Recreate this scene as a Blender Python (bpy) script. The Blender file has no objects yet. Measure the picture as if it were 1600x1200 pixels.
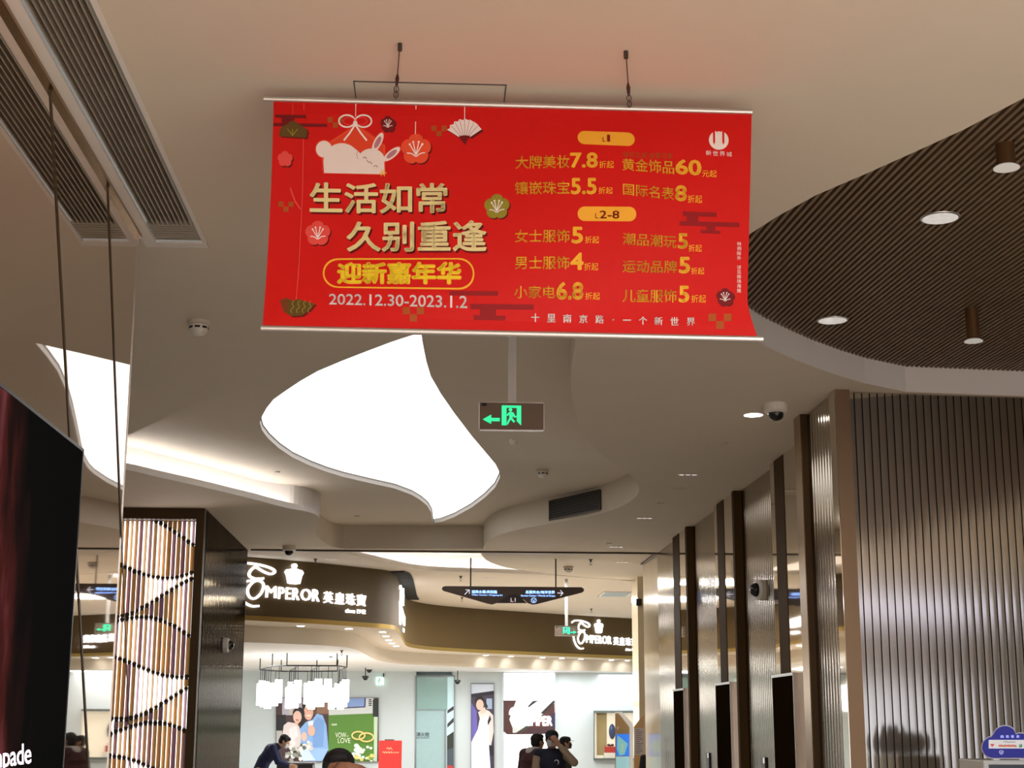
import bpy, bmesh, math, random
from mathutils import Vector, Matrix
from mathutils.geometry import delaunay_2d_cdt, tessellate_polygon
random.seed(7)
SC = bpy.context.scene
COL = SC.collection
# ------------------------------------------------------------------ camera
FPX, PPX, PPY, EYE = 2405.0, 800.0, 600.0, 1.65
YAW, PITCH, ROLL = 0.05344, 0.21792, 0.00277
_fw = Vector((math.sin(YAW)*math.cos(PITCH), math.cos(YAW)*math.cos(PITCH), math.sin(PITCH)))
_r0 = Vector((math.cos(YAW), -math.sin(YAW), 0))
_u0 = _r0.cross(_fw)
_rt = _r0*math.cos(ROLL) + _u0*math.sin(ROLL)
_up = _u0*math.cos(ROLL) - _r0*math.sin(ROLL)
CAMP = Vector((0, 0, EYE))
cd = bpy.data.cameras.new('camera'); cam = bpy.data.objects.new('camera', cd); COL.objects.link(cam)
cd.sensor_width = 36; cd.lens = FPX*36/1600
cd.clip_start = 0.05; cd.clip_end = 200
m3 = Matrix((_rt, _up, -_fw)).transposed()
cam.matrix_world = Matrix.Translation(CAMP) @ m3.to_4x4()
SC.camera = cam

def ray(px, py): return _fw + _rt*((px-PPX)/FPX) + _up*((PPY-py)/FPX)
def on_z(px, py, z):
    d = ray(px, py); return CAMP + d*((z-EYE)/d.z)
def on_y(px, py, y):
    d = ray(px, py); return CAMP + d*(y/d.y)
def on_x(px, py, x):
    d = ray(px, py); return CAMP + d*(x/d.x)

# ------------------------------------------------------------------ world, exposure, large lamps
SC.view_settings.view_transform = 'Standard'; SC.view_settings.look = 'None'
SC.view_settings.gamma = 1; SC.view_settings.use_curve_mapping = False
SC.view_settings.exposure = 0.0
W = bpy.data.worlds.new('world'); SC.world = W; W.use_nodes = True
W.node_tree.nodes['Background'].inputs[0].default_value = (1.0, 0.95, 0.89, 1)
W.node_tree.nodes['Background'].inputs[1].default_value = 0.24
SC.cycles.use_denoising = True
SC.cycles.max_bounces = 8; SC.cycles.diffuse_bounces = 5; SC.cycles.glossy_bounces = 4
SC.cycles.sample_clamp_indirect = 6.0

def lamp(name, kind, loc, energy, color=(1, .93, .84), size=.1, direction=(0, 0, -1), spot=120, size_y=None):
    l = bpy.data.lights.new(name, kind); l.energy = energy; l.color = color
    if kind == 'AREA':
        l.size = size
        if size_y: l.shape = 'RECTANGLE'; l.size_y = size_y
    else: l.shadow_soft_size = size
    if kind == 'SPOT': l.spot_size = math.radians(spot); l.spot_blend = .8
    o = bpy.data.objects.new(name, l); o.location = loc
    o.rotation_euler = Vector(direction).to_track_quat('-Z', 'Y').to_euler()
    COL.objects.link(o); return o
# unseen fill lamps added behind the photographer to brighten the near hall
lamp('hall_fill', 'AREA', (3.6, -1.8, 4.12), 1350, (.97, .98, 1), 3.0, size_y=3.0)
lamp('hall_fill', 'AREA', (-.2, -4.6, 4.12), 230, (.97, .98, 1), 2.0, size_y=2.4)
# shop lamps
for sx, sy, se in ((-3.6, 29.9, 115), (-2.2, 34.6, 110), (-4.6, 35.2, 110), (.6, 37.4, 45), (3.2, 38.5, 28), (5.0, 39.0, 22)):
    lamp('shop_lamp', 'AREA', (sx, sy, 2.9), se, (.95, .98, 1), 1.3)
# fill lamps without fixtures, added to brighten the hall beyond the corridor
for sx, sy in ((1.7, 27.4), (1.6, 31.2), (3.6, 31.6)):
    lamp('concourse_fill', 'AREA', (sx, sy, 4.15), 215, (1, .97, .93), 1.1)

# ------------------------------------------------------------------ materials
def S(r, g, b):
    f = lambda c: ((c/255+.055)/1.055)**2.4 if c > 10 else c/255/12.92
    return (f(r), f(g), f(b))
MATS = {}
def mat(name, col, rough=.5, metal=0.0, emit=None, es=1.0, var=0.0, vscale=8.0, trans=0.0, spec=.5, stretch=None, rvar=0.0):
    if name in MATS: return MATS[name]
    m = bpy.data.materials.new(name); m.use_nodes = True; nt = m.node_tree
    b = nt.nodes['Principled BSDF']
    b.inputs['Base Color'].default_value = (*col, 1); b.inputs['Roughness'].default_value = rough
    b.inputs['Metallic'].default_value = metal; b.inputs['Specular IOR Level'].default_value = spec
    if var or rvar:
        tc = nt.nodes.new('ShaderNodeTexCoord'); mp = nt.nodes.new('ShaderNodeMapping')
        if stretch: mp.inputs['Scale'].default_value = stretch
        nz = nt.nodes.new('ShaderNodeTexNoise'); nz.inputs['Scale'].default_value = vscale; nz.inputs['Detail'].default_value = 4
        nt.links.new(tc.outputs['Object'], mp.inputs[0]); nt.links.new(mp.outputs[0], nz.inputs['Vector'])
    if var:
        rp = nt.nodes.new('ShaderNodeMapRange'); rp.inputs['To Min'].default_value = 1-var; rp.inputs['To Max'].default_value = 1+var
        mx = nt.nodes.new('ShaderNodeMix'); mx.data_type = 'RGBA'; mx.blend_type = 'MULTIPLY'; mx.inputs[0].default_value = 1
        mx.inputs[6].default_value = (*col, 1)
        cb = nt.nodes.new('ShaderNodeCombineColor')
        nt.links.new(nz.outputs[0], rp.inputs[0])
        for i in range(3): nt.links.new(rp.outputs[0], cb.inputs[i])
        nt.links.new(cb.outputs[0], mx.inputs[7]); nt.links.new(mx.outputs[2], b.inputs['Base Color'])
    if rvar:
        r2 = nt.nodes.new('ShaderNodeMapRange'); r2.inputs['To Min'].default_value = max(0, rough-rvar); r2.inputs['To Max'].default_value = rough+rvar
        nt.links.new(nz.outputs[0], r2.inputs[0]); nt.links.new(r2.outputs[0], b.inputs['Roughness'])
    if emit:
        b.inputs['Emission Color'].default_value = (*emit, 1); b.inputs['Emission Strength'].default_value = es
    if trans:
        tr = nt.nodes.new('ShaderNodeBsdfTranslucent'); tr.inputs[0].default_value = (*col, 1)
        ms = nt.nodes.new('ShaderNodeMixShader'); ms.inputs[0].default_value = trans
        out = nt.nodes['Material Output']
        nt.links.new(b.outputs[0], ms.inputs[1]); nt.links.new(tr.outputs[0], ms.inputs[2]); nt.links.new(ms.outputs[0], out.inputs[0])
    MATS[name] = m; return m

M_CEIL = mat('ceiling_paint', (.72, .65, .545), .75, var=.03, vscale=3)
M_COVE = mat('cove_paint', (.80, .77, .74), .7, var=.02, vscale=3)
M_PLATE = mat('flush_plate', (.60, .54, .46), .5, var=.03)
M_WHITEP = mat('white_plastic', (.78, .74, .68), .4, var=.03)
M_BLACKP = mat('black_plastic', (.012, .012, .013), .3, var=.1)
M_DOME = mat('dark_dome', (.01, .01, .012), .08)
M_MIRROR = mat('bronze_mirror', (.80, .70, .63), .02, 1.0, var=.01, vscale=2)
M_MIRROR2 = mat('champagne_mirror', (.64, .56, .45), .04, 1.0, var=.02, vscale=2)
M_BRONZE = mat('bronze_metal', (.30, .19, .09), .24, 1.0, var=.04, vscale=3, stretch=(1, 1, .1))
M_BRONZED = mat('dark_bronze', (.075, .045, .020), .42, .25, var=.05, vscale=6, spec=.2)
M_FINB = mat('fin_brown', (.085, .050, .021), .6, var=.05, vscale=6, spec=.03)
M_SATIN = mat('satin_bronze', (.20, .125, .07), .4, .7, var=.04, vscale=3)
M_RIB = mat('ribbed_steel', (.42, .37, .30), .12, 1.0, var=.04, vscale=3, stretch=(1, 1, .1))
M_RIBD = mat('dark_ribbed_steel', (.085, .078, .07), .07, 1.0, var=.04, vscale=3, stretch=(1, 1, .1))
M_RIBD.node_tree.nodes['Principled BSDF'].inputs['Specular Tint'].default_value = (.42, .40, .37, 1)
M_SLAT = mat('brushed_slat', (.54, .49, .42), .11, 1.0, var=.03, vscale=3, stretch=(30, 1, .3))
M_GAP = mat('dark_gap', (.012, .010, .008), .6)
M_ALU = mat('aluminium', (.62, .61, .60), .32, .9, var=.04)
M_STEEL = mat('dark_steel', (.10, .09, .08), .4, .8)
M_FLOOR = mat('polished_stone', (.47, .405, .33), .12, var=.08, vscale=2, rvar=.04)
M_SLATC = mat('brown_slat', (.20, .135, .080), .45, var=.12, vscale=4)
M_FASCIA = mat('fascia_brown', (.095, .058, .015), .62, .0, var=.06, vscale=3)
M_GOLD = mat('gold_trim', (.55, .38, .12), .3, .8)
M_SHOPW = mat('shop_wall', (.68, .76, .78), .6, var=.03, vscale=2)
M_SHOPC = mat('shop_ceiling', (.86, .87, .87), .7, var=.02)
M_BEIGE = mat('beige_stone', (.78, .67, .49), .12, var=.08, vscale=3)
M_GLOW = mat('panel_glow', (.9, .9, .9), .5, emit=(1, .985, .97), es=1.5)
M_LED = mat('led_strip', (.9, .9, .9), .5, emit=(1, .97, .97), es=38)
M_LAMPON = mat('lamp_glow', (.9, .9, .9), .4, emit=(1, .97, .92), es=14)
M_LAMPDIM = mat('lamp_lens', (.75, .75, .72), .12, .3, emit=(1, .97, .93), es=.45, var=.35, vscale=25)
M_SIGNW = mat('sign_glow', (.9, .9, .9), .4, emit=(.95, .95, 1), es=1.8)

# ------------------------------------------------------------------ mesh helpers
class MB:
    def __init__(s): s.v = []; s.f = []; s.m = []; s.mi = 0
    def add(s, vs, fs, mi=None):
        o = len(s.v); s.v += [Vector(p) for p in vs]
        for f in fs: s.f.append([i+o for i in f]); s.m.append(s.mi if mi is None else mi)
    def box(s, x0, x1, y0, y1, z0, z1, mi=None):
        v = [(x, y, z) for z in (z0, z1) for y in (y0, y1) for x in (x0, x1)]
        s.add(v, [(0, 2, 3, 1), (4, 5, 7, 6), (0, 1, 5, 4), (2, 6, 7, 3), (0, 4, 6, 2), (1, 3, 7, 5)], mi)
    def prism(s, poly, ext, mi=None):
        poly = [Vector(p) for p in poly]; e = Vector(ext); n = len(poly)
        s.add(poly + [p+e for p in poly], [list(range(n))[::-1], list(range(n, 2*n))] + [(i, (i+1) % n, n+(i+1) % n, n+i) for i in range(n)], mi)
    def tube(s, path, r, seg=10, mi=None, cap=True):
        path = [Vector(p) for p in path]; n = len(path)
        rs = r if isinstance(r, (list, tuple)) else [r]*n
        vs = []; ref = None
        for i, p in enumerate(path):
            t = (path[min(i+1, n-1)] - path[max(i-1, 0)]).normalized()
            if ref is None:
                ref = Vector((0, 0, 1)) if abs(t.z) < .9 else Vector((1, 0, 0))
            a = t.cross(ref)
            if a.length < 1e-5: a = t.cross(Vector((.3, 1, .2)))
            a.normalize(); b = a.cross(t).normalized(); ref = b
            for k in range(seg):
                q = 2*math.pi*k/seg; vs.append(p + a*math.cos(q)*rs[i] + b*math.sin(q)*rs[i])
        fs = [(i*seg+k, i*seg+(k+1) % seg, (i+1)*seg+(k+1) % seg, (i+1)*seg+k) for i in range(n-1) for k in range(seg)]
        if cap: fs += [list(range(seg))[::-1], list(range((n-1)*seg, n*seg))]
        s.add(vs, fs, mi)
    def lathe(s, prof, c=(0, 0, 0), seg=28, mi=None, sx=1, sy=1):
        c = Vector(c); n = len(prof); vs = []
        for r, z in prof:
            for k in range(seg):
                q = 2*math.pi*k/seg; vs.append(c + Vector((r*math.cos(q)*sx, r*math.sin(q)*sy, z)))
        fs = [(i*seg+k, i*seg+(k+1) % seg, (i+1)*seg+(k+1) % seg, (i+1)*seg+k) for i in range(n-1) for k in range(seg)]
        fs += [list(range(seg))[::-1], list(range((n-1)*seg, n*seg))]
        s.add(vs, fs, mi)
    def ell(s, c, r, rot=None, seg=20, rings=12, mi=None):
        c = Vector(c); vs = []; r = (r, r, r) if not hasattr(r, '__len__') else r
        for i in range(rings+1):
            a = math.pi*i/rings
            for k in range(seg):
                q = 2*math.pi*k/seg
                p = Vector((r[0]*math.sin(a)*math.cos(q), r[1]*math.sin(a)*math.sin(q), r[2]*math.cos(a)))
                vs.append(c + (rot @ p if rot else p))
        fs = [(i*seg+k, i*seg+(k+1) % seg, (i+1)*seg+(k+1) % seg, (i+1)*seg+k) for i in range(rings) for k in range(seg)]
        s.add(vs, fs, mi)
    def cap(s, a, b, ra, rb, seg=14, mi=None):
        a = Vector(a); b = Vector(b); L = (b-a).length; t = (b-a)/max(L, 1e-6)
        path = []; rs = []
        for k in range(5): q = math.pi/2*k/4; path.append(a - t*ra*math.cos(q)*.999); rs.append(max(.0008, ra*math.sin(q)))
        for k in range(5): q = math.pi/2*k/4; path.append(b + t*rb*math.sin(q)*.999); rs.append(max(.0008, rb*math.cos(q)))
        s.tube(path, rs, seg, mi)
    def strip(s, loopa, loopb, closed=False, mi=None):
        n = len(loopa); k = n if closed else n-1
        s.add(list(loopa)+list(loopb), [(i, (i+1) % n, n+(i+1) % n, n+i) for i in range(k)], mi)
    def build(s, name, mats, parent=None, smooth=False, origin=None, bevel=0):
        mats = mats if isinstance(mats, (list, tuple)) else [mats]
        off = wloc(parent) if parent else Vector(origin) if origin is not None else Vector((0, 0, 0))
        me = bpy.data.meshes.new(name)
        me.from_pydata([tuple(p-off) for p in s.v], [], s.f)
        for m in mats: me.materials.append(m)
        for p, i in zip(me.polygons, s.m): p.material_index = i
        if smooth: me.polygons.foreach_set('use_smooth', [True]*len(me.polygons))
        me.update()
        if smooth: me.set_sharp_from_angle(angle=math.radians(38))
        o = bpy.data.objects.new(name, me); COL.objects.link(o)
        if parent: o.parent = parent
        else: o.location = off
        if bevel:
            bv = o.modifiers.new('bevel', 'BEVEL'); bv.width = bevel; bv.segments = 2; bv.limit_method = 'ANGLE'
        return o
def wloc(o):
    p = Vector((0, 0, 0))
    while o: p = p + o.location; o = o.parent
    return p
def tag(o, label=None, cat=None, group=None, kind=None):
    if label: o['label'] = label
    if cat: o['category'] = cat
    if group: o['group'] = group
    if kind: o['kind'] = kind
    return o
def thing(name, loc, label, cat, group=None):
    o = bpy.data.objects.new(name, None); o.empty_display_size = .1; o.location = loc; COL.objects.link(o)
    return tag(o, label, cat, group)
def struct(name, mb, m, **k): return tag(mb.build(name, m, **k), kind='structure')
KIDS = {}
def copy_tree(o, parent=None):
    c = o.copy(); COL.objects.link(c)
    if parent: c.parent = parent
    for ch in list(o.children): copy_tree(ch, c)
    return c
def pip(p, poly):
    x, y = p[0], p[1]; r = False; n = len(poly); j = n-1
    for i in range(n):
        xi, yi, xj, yj = poly[i][0], poly[i][1], poly[j][0], poly[j][1]
        if (yi > y) != (yj > y) and x < (xj-xi)*(y-yi)/(yj-yi)+xi: r = not r
        j = i
    return r
def region(outer, holes, zf, step=0):
    vs = []; es = []
    for loop in [outer]+holes:
        o = len(vs); n = len(loop); vs += [Vector((p[0], p[1])) for p in loop]; es += [(o+i, o+(i+1) % n) for i in range(n)]
    if step:
        xs = [p[0] for p in outer]; ys = [p[1] for p in outer]; x = min(xs)+step*.51
        while x < max(xs):
            y = min(ys)+step*.47
            while y < max(ys):
                if pip((x, y), outer) and not any(pip((x, y), h) for h in holes): vs.append(Vector((x, y)))
                y += step
            x += step
    V, E, Fc = delaunay_2d_cdt(vs, es, [], 0, 1e-5)[:3]
    out = []
    for f in Fc:
        c = sum((V[i] for i in f), Vector((0, 0)))/len(f)
        if pip(c, outer) and not any(pip(c, h) for h in holes): out.append(list(f))
    b = MB(); b.add([Vector((p.x, p.y, zf(p.x, p.y))) for p in V], out); return b
def catmull(pts, n=8, closed=False):
    P = [Vector(p) for p in pts]; out = []; N = len(P)
    for i in range(N if closed else N-1):
        g = lambda k: P[k % N] if closed else P[max(0, min(N-1, k))]
        a, b, c, d = g(i-1), g(i), g(i+1), g(i+2)
        for k in range(n):
            t = k/n
            out.append(.5*((2*b)+(c-a)*t+(2*a-5*b+4*c-d)*t*t+(3*b-a-3*c+d)*t**3))
    if not closed: out.append(P[-1])
    return out
def xy(p): return Vector((p.x, p.y))

# text as filled meshes; Blender's own built-in font
_fc = bpy.data.curves.new('lettering_source', 'FONT'); _fo = bpy.data.objects.new('lettering_source', _fc); COL.objects.link(_fo)
def text_mesh(body, bold=0.0, ext=0.0, space=1.0, shear=0.0):
    _fc.body = body; _fc.size = 1; _fc.offset = bold; _fc.extrude = ext; _fc.space_character = space; _fc.shear = shear
    _fc.resolution_u = 3; _fc.fill_mode = 'BOTH' if ext else 'FRONT'
    dg = bpy.context.evaluated_depsgraph_get(); dg.update()
    me = bpy.data.meshes.new_from_object(_fo.evaluated_get(dg))
    v = [x.co.copy() for x in me.vertices]; f = [list(p.vertices) for p in me.polygons]
    bpy.data.meshes.remove(me)
    return v, f
def put_text(mb, body, x0, x1, yl, yr, mapper, mi, bold=0.0, d=0.0, ext=0.0, space=1.0, shear=0.0, dx=0, dy=0):
    """fit text to a box: yl = (top, bottom) at the left end, yr at the right end"""
    v, f = text_mesh(body, 0, 1.0 if ext else 0.0, space, shear)
    if not v: return
    if bold:      # heavier weight: the same glyphs laid a hair to every side
        n0 = len(v); ff = list(f); vv = list(v)
        for k in range(8):
            q = k*math.pi/4; v = v + [Vector((p.x+bold*math.cos(q), p.y+bold*math.sin(q), p.z)) for p in vv]; f = f + [[i+n0*(k+1) for i in g] for g in ff]
    xa = min(p.x for p in v); xb = max(p.x for p in v); ya = min(p.y for p in v); yb = max(p.y for p in v)
    if yr is None: yr = yl
    out = []
    for p in v:
        u = (p.x-xa)/max(1e-6, xb-xa); w = (p.y-ya)/max(1e-6, yb-ya)
        t = yl[0]+(yr[0]-yl[0])*u; bt = yl[1]+(yr[1]-yl[1])*u
        out.append(mapper(x0+(x1-x0)*u+dx, bt+(t-bt)*w+dy, d + (ext*(p.z+1)/2 if ext else 0)))
    mb.add(out, f, mi)
def shape(mb, pts, mapper, mi, d=0.0, ext=0.0):
    P = [mapper(x, y, d+ext) for x, y in pts]
    n = len(P)
    mb.add(P, [list(t) for t in tessellate_polygon([[Vector((x, y, 0)) for x, y in pts]])], mi)
    if ext:
        Q = [mapper(x, y, d) for x, y in pts]
        mb.strip(P, Q, True, mi)
def circ(cx, cy, rx, ry=None, n=24, a0=0, a1=360):
    ry = rx if ry is None else ry
    full = abs(a1-a0) >= 360
    return [(cx+rx*math.cos(math.radians(a0+(a1-a0)*i/(n if full else n-1))), cy+ry*math.sin(math.radians(a0+(a1-a0)*i/(n if full else n-1)))) for i in range(n)]
def rrect(x0, x1, yl, yr, r, n=6):
    out = []
    for cx, cy, a in ((x1-r, 1, 0), (x0+r, 1, 90), (x0+r, 0, 180), (x1-r, 0, 270)):
        for k in range(n+1):
            q = math.radians(a+90*k/n); X = cx+r*math.cos(q); u = (X-x0)/(x1-x0)
            t = yl[0]+(yr[0]-yl[0])*u; b = yl[1]+(yr[1]-yl[1])*u
            base = (b-r) if cy == 1 else (t+r)
            out.append((X, base+r*math.sin(q)))
    return out
def stroke(pts, w):
    """outline of a polyline with width w (2D)"""
    L = []; R = []; n = len(pts)
    for i, p in enumerate(pts):
        a = Vector(pts[max(0, i-1)]); b = Vector(pts[min(n-1, i+1)]); t = (b-a).normalized(); nn = Vector((-t.y, t.x))
        ww = w[i] if isinstance(w, (list, tuple)) else w
        L.append(tuple(Vector(p)+nn*ww/2)); R.append(tuple(Vector(p)-nn*ww/2))
    return L, R
def line(mb, pts, w, mapper, mi, d=0.0, ext=0.0, smooth=0):
    if smooth: pts = [tuple(p) for p in catmull([Vector(p) for p in pts], smooth)]
    L, R = stroke(pts, w)
    mb.strip([mapper(x, y, d+ext) for x, y in L], [mapper(x, y, d+ext) for x, y in R], False, mi)
    if ext:
        for side in (L, R): mb.strip([mapper(x, y, d) for x, y in side], [mapper(x, y, d+ext) for x, y in side], False, mi)

# ------------------------------------------------------------------ the shell
ZC = 4.2; DREC = 0.34
def C(px, py, z=ZC): return xy(on_z(px, py, z))
# floor
b = MB(); b.add([(-12, -7.2, 0), (16, -7.2, 0), (16, 52, 0), (-12, 52, 0)], [(0, 1, 2, 3)]); struct('floor', b, M_FLOOR)

# wave recess in the ceiling of the corridor; flag 1 = lit cove lip
near = [(62, 733), (120, 712), (202, 679), (230, 666), (280, 644), (340, 620), (390, 603), (457, 579), (518, 561), (577, 545), (640, 525), (700, 508),
        (760, 490), (815, 478), (860, 478), (888, 495), (899, 530), (894, 565), (892, 600), (898, 640), (911, 675), (931, 702), (958, 724), (984, 742), (998, 760),
        (995, 774), (975, 789), (940, 802), (900, 811), (850, 820), (800, 830), (773, 839), (758, 850), (755, 857.5)]
far = [(536, 857.5), (520, 854), (505, 846), (493, 834), (492, 824), (499, 814), (496, 806), (480, 799.5), (455, 795), (430, 789), (392, 779), (355, 770), (300, 757), (250, 746), (199, 734.5), (140, 728), (100, 728)]
NEAR = [C(*p) for p in near]; FAR = [C(*p) for p in far]
NEAR = [xy(p) for p in catmull([Vector((p.x, p.y, 0)) for p in NEAR], 4)]; FAR = [xy(p) for p in catmull([Vector((p.x, p.y, 0)) for p in FAR], 4)]
REC1 = NEAR + FAR
flag1 = [0]*len(NEAR) + [0 if i < 7*4 else 1 for i in range(len(FAR))]
DIP = C(955, 712)
def z1(x, y):
    r2 = (x-DIP.x)**2 + ((y-DIP.y)/2.05)**2
    return ZC + DREC - (DREC-.005)*math.exp(-r2/.75)
def area2(P): return sum(P[i-1].x*P[i].y - P[i].x*P[i-1].y for i in range(len(P)))
def outset(P, amt):
    n = len(P); sg = 1 if area2(P) > 0 else -1; out = []
    for i in range(n):
        t = (P[(i+1) % n]-P[i-1]).normalized(); nn = Vector((t.y, -t.x))*sg
        out.append(P[i] + nn*amt[i])
    return out
def ramp(flags, w, n=6):
    out = []; N = len(flags)
    for i in range(N):
        s = sum(flags[max(0, min(N-1, i+k))] for k in range(-n, n+1))/(2*n+1); out.append(w*s)
    return out
LIP = .07
def recess(name, P, flags, zf, holes, step, cove=.36, strip_parent=None):
    off = ramp(flags, cove); Q = outset(P, off); n = len(P)
    top = region(Q, holes, zf, step); struct('ceiling_'+name, top, M_CEIL, smooth=True)
    w = MB()
    for i in range(n):
        j = (i+1) % n
        lo = [Vector((p.x, p.y, ZC)) for p in (P[i], P[j])]
        if off[i] < .02 and off[j] < .02:
            hi = [Vector((p.x, p.y, zf(p.x, p.y))) for p in (Q[i], Q[j])]
            w.add([lo[0], lo[1], hi[1], hi[0]], [(0, 1, 2, 3)], 0)
        else:
            up = [v+Vector((0, 0, LIP)) for v in lo]
            bk = [Vector((P[k].x+(Q[k].x-P[k].x)*.12, P[k].y+(Q[k].y-P[k].y)*.12, ZC+LIP)) for k in (i, j)]
            bl = [v-Vector((0, 0, LIP-.02)) for v in bk]
            ql = [Vector((Q[k].x, Q[k].y, ZC+.02)) for k in (i, j)]
            qh = [Vector((Q[k].x, Q[k].y, zf(Q[k].x, Q[k].y))) for k in (i, j)]
            for a, c in ((lo, up), (up, bk), (bk, bl), (bl, ql), (ql, qh)):
                w.add([a[0], a[1], c[1], c[0]], [(0, 1, 2, 3)], 1)
    struct('ceiling_edge_'+name, w, [M_CEIL, M_COVE])
    return Q, off
# luminous panel outline (lower rim, on the recess ceiling)
zp = [(960, 44), (985, 36), (1010, 34), (1013, 60), (1020, 120), (1035, 200), (1062, 290), (1120, 390), (1200, 500), (1300, 625), (1390, 735), (1440, 800), (1466, 855), (1467, 885), (1440, 940), (1380, 1000), (1300, 1060), (1200, 1115), (1120, 1145),
      (1072, 1152), (1064, 1090), (1040, 1048), (1000, 1015), (950, 985), (850, 948), (700, 915), (550, 880), (450, 850), (350, 812), (250, 765), (170, 710), (110, 655), (72, 605), (60, 560), (75, 520), (100, 475), (140, 425), (220, 368), (300, 315), (400, 258), (550, 195), (700, 137), (820, 92)]
PAN = [C(390+x*.26667, 510+y*.26667, ZC+DREC) for x, y in zp]
recess('corridor', REC1, flag1, z1, [PAN], .4)
# led strip hidden in the cove trough
i0 = len(NEAR)+7*4+2
off1 = outset(REC1, [.17]*len(REC1))
b = MB(); b.tube([(p.x, p.y, ZC+.035) for p in off1[i0:len(REC1)-3]], .008, 6)
tag(b.build('led_strip', M_LED), 'glowing strip light lying in the curved cove at the left of the corridor ceiling', 'strip light')

# slatted recess on the right
slat_px = [(1750, 80), (1600, 153), (1505, 203), (1428, 238), (1352, 272), (1275, 305), (1215, 338), (1171, 366), (1140, 396), (1122, 430), (1122, 465), (1140, 500), (1165, 523),
           (1196, 541), (1231, 557), (1270, 573), (1314, 588), (1352, 599), (1399, 608.5), (1416, 612), (1517, 616), (1600, 619)]
SLA = [C(*p) for p in slat_px]
SLA = [Vector((8.5, SLA[0].y-3.9))] + SLA + [Vector((8.5, SLA[-1].y+.5))]
# left grille opening
GX0, GX1, GY0, GY1 = -1.50, -1.25, -2.0, 8.06
GR = [Vector(p) for p in ((GX0, GY0), (GX1, GY0), (GX1, GY1), (GX0, GY1))]
# recess beyond the corridor
far2 = [(500, 861.5), (540, 865), (596, 877.5), (645, 888), (696, 892.5), (780, 895), (860, 899), (930, 904), (1010, 910)]
near2 = [(1012, 907), (950, 904.5), (900, 901), (860, 896.5), (800, 888.5), (775, 882), (760, 875), (752, 866), (752, 862.5)]
R2 = [xy(p) for p in catmull([C(*p).to_3d() for p in far2], 4)] ; R2b = [xy(p) for p in catmull([C(*p).to_3d() for p in near2], 4)]
REC2 = R2 + R2b
flag2 = [1]*len(R2) + [0]*len(R2b)
recess('concourse', REC2, flag2, lambda x, y: ZC+.32, [], 0, .32)
ins = outset(R2, [0]*len(R2))
o2 = outset(REC2, [.15]*len(REC2))
b = MB(); b.tube([(p.x, p.y, ZC+.035) for p in o2[3:len(R2)-2]], .008, 6)
tag(b.build('led_strip', M_LED), 'glowing strip light in the cove of the bright ceiling above the shop fronts', 'strip light')

outer = [Vector(p) for p in ((-9, -7.2), (16, -7.2), (16, 41), (-9, 41))]
struct('ceiling', region(outer, [REC1, REC2, SLA, GR], lambda x, y: ZC), M_CEIL)
# walls of the slatted recess and its slats
ZS = ZC+.20
b = MB(); n = len(SLA)
b.strip([Vector((p.x, p.y, ZC)) for p in SLA], [Vector((p.x, p.y, ZS+.05)) for p in SLA], True)
struct('trim_slat_recess', b, M_COVE)
b = MB(); rb = region(SLA, [], lambda x, y: ZS+.05); struct('ceiling_backing', rb, M_GAP)
SD = Vector((-.051, 1.0)).normalized(); SN = Vector((SD.y, -SD.x)); b = MB()
us = [p.dot(SN) for p in SLA]; u = min(us)+.01; PITCH_S = .040
while u < max(us):
    w = .019; rows = []
    for uu in (u, u+w):
        ts = []
        for i in range(n):
            a, c = SLA[i-1], SLA[i]; ua, uc = a.dot(SN), c.dot(SN)
            if (ua > uu) != (uc > uu):
                q = a + (c-a)*((uu-ua)/(uc-ua)); ts.append(q.dot(SD))
        rows.append(sorted(ts))
    if len(rows[0]) == len(rows[1]) and len(rows[0]) >= 2:
        for k in range(0, len(rows[0])-1, 2):
            q = [SN*u+SD*rows[0][k], SN*u+SD*rows[0][k+1], SN*(u+w)+SD*rows[1][k+1], SN*(u+w)+SD*rows[1][k]]
            b.prism([(p.x, p.y, ZS) for p in q], (0, 0, .035))
    u += PITCH_S
struct('ceiling_slats', b, M_SLATC)

# left wall of bronze mirror panels
XW, YW = -1.57, 7.92
b = MB()
def onwall(px, py): return on_x(px, py, XW)
seams = [((78, 133), (138, 1200)), ((168, 287), (190, 860))]
b.box(XW-.12, XW, -7.0, YW, 0, ZC-.001); struct('wall_left', b, M_MIRROR)
b = MB()
for (p0, p1) in seams:
    a = onwall(*p0); c = onwall(*p1)
    a = Vector((XW+.001, a.y, min(ZC-.02, a.z))); c = Vector((XW+.001, c.y, c.z))
    if c.z > 0: 
        e = c + (c-a)*(c.z/(a.z-c.z)); c = e
    for s in (-1,):
        b.prism([a+Vector((0, -.012, 0)), a+Vector((0, .012, 0)), c+Vector((0, .012, 0)), c+Vector((0, -.012, 0))], (.003, 0, 0))
struct('trim_1', b, M_BRONZED)
b = MB(); b.box(XW-.12, XW+.004, YW, YW+.006, 0, ZC-.002); struct('trim_2', b, M_ALU)
b = MB(); b.box(XW, XW+.02, -7.0, YW, ZC-.03, ZC-.001); struct('trim_3', b, M_BRONZE)

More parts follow.
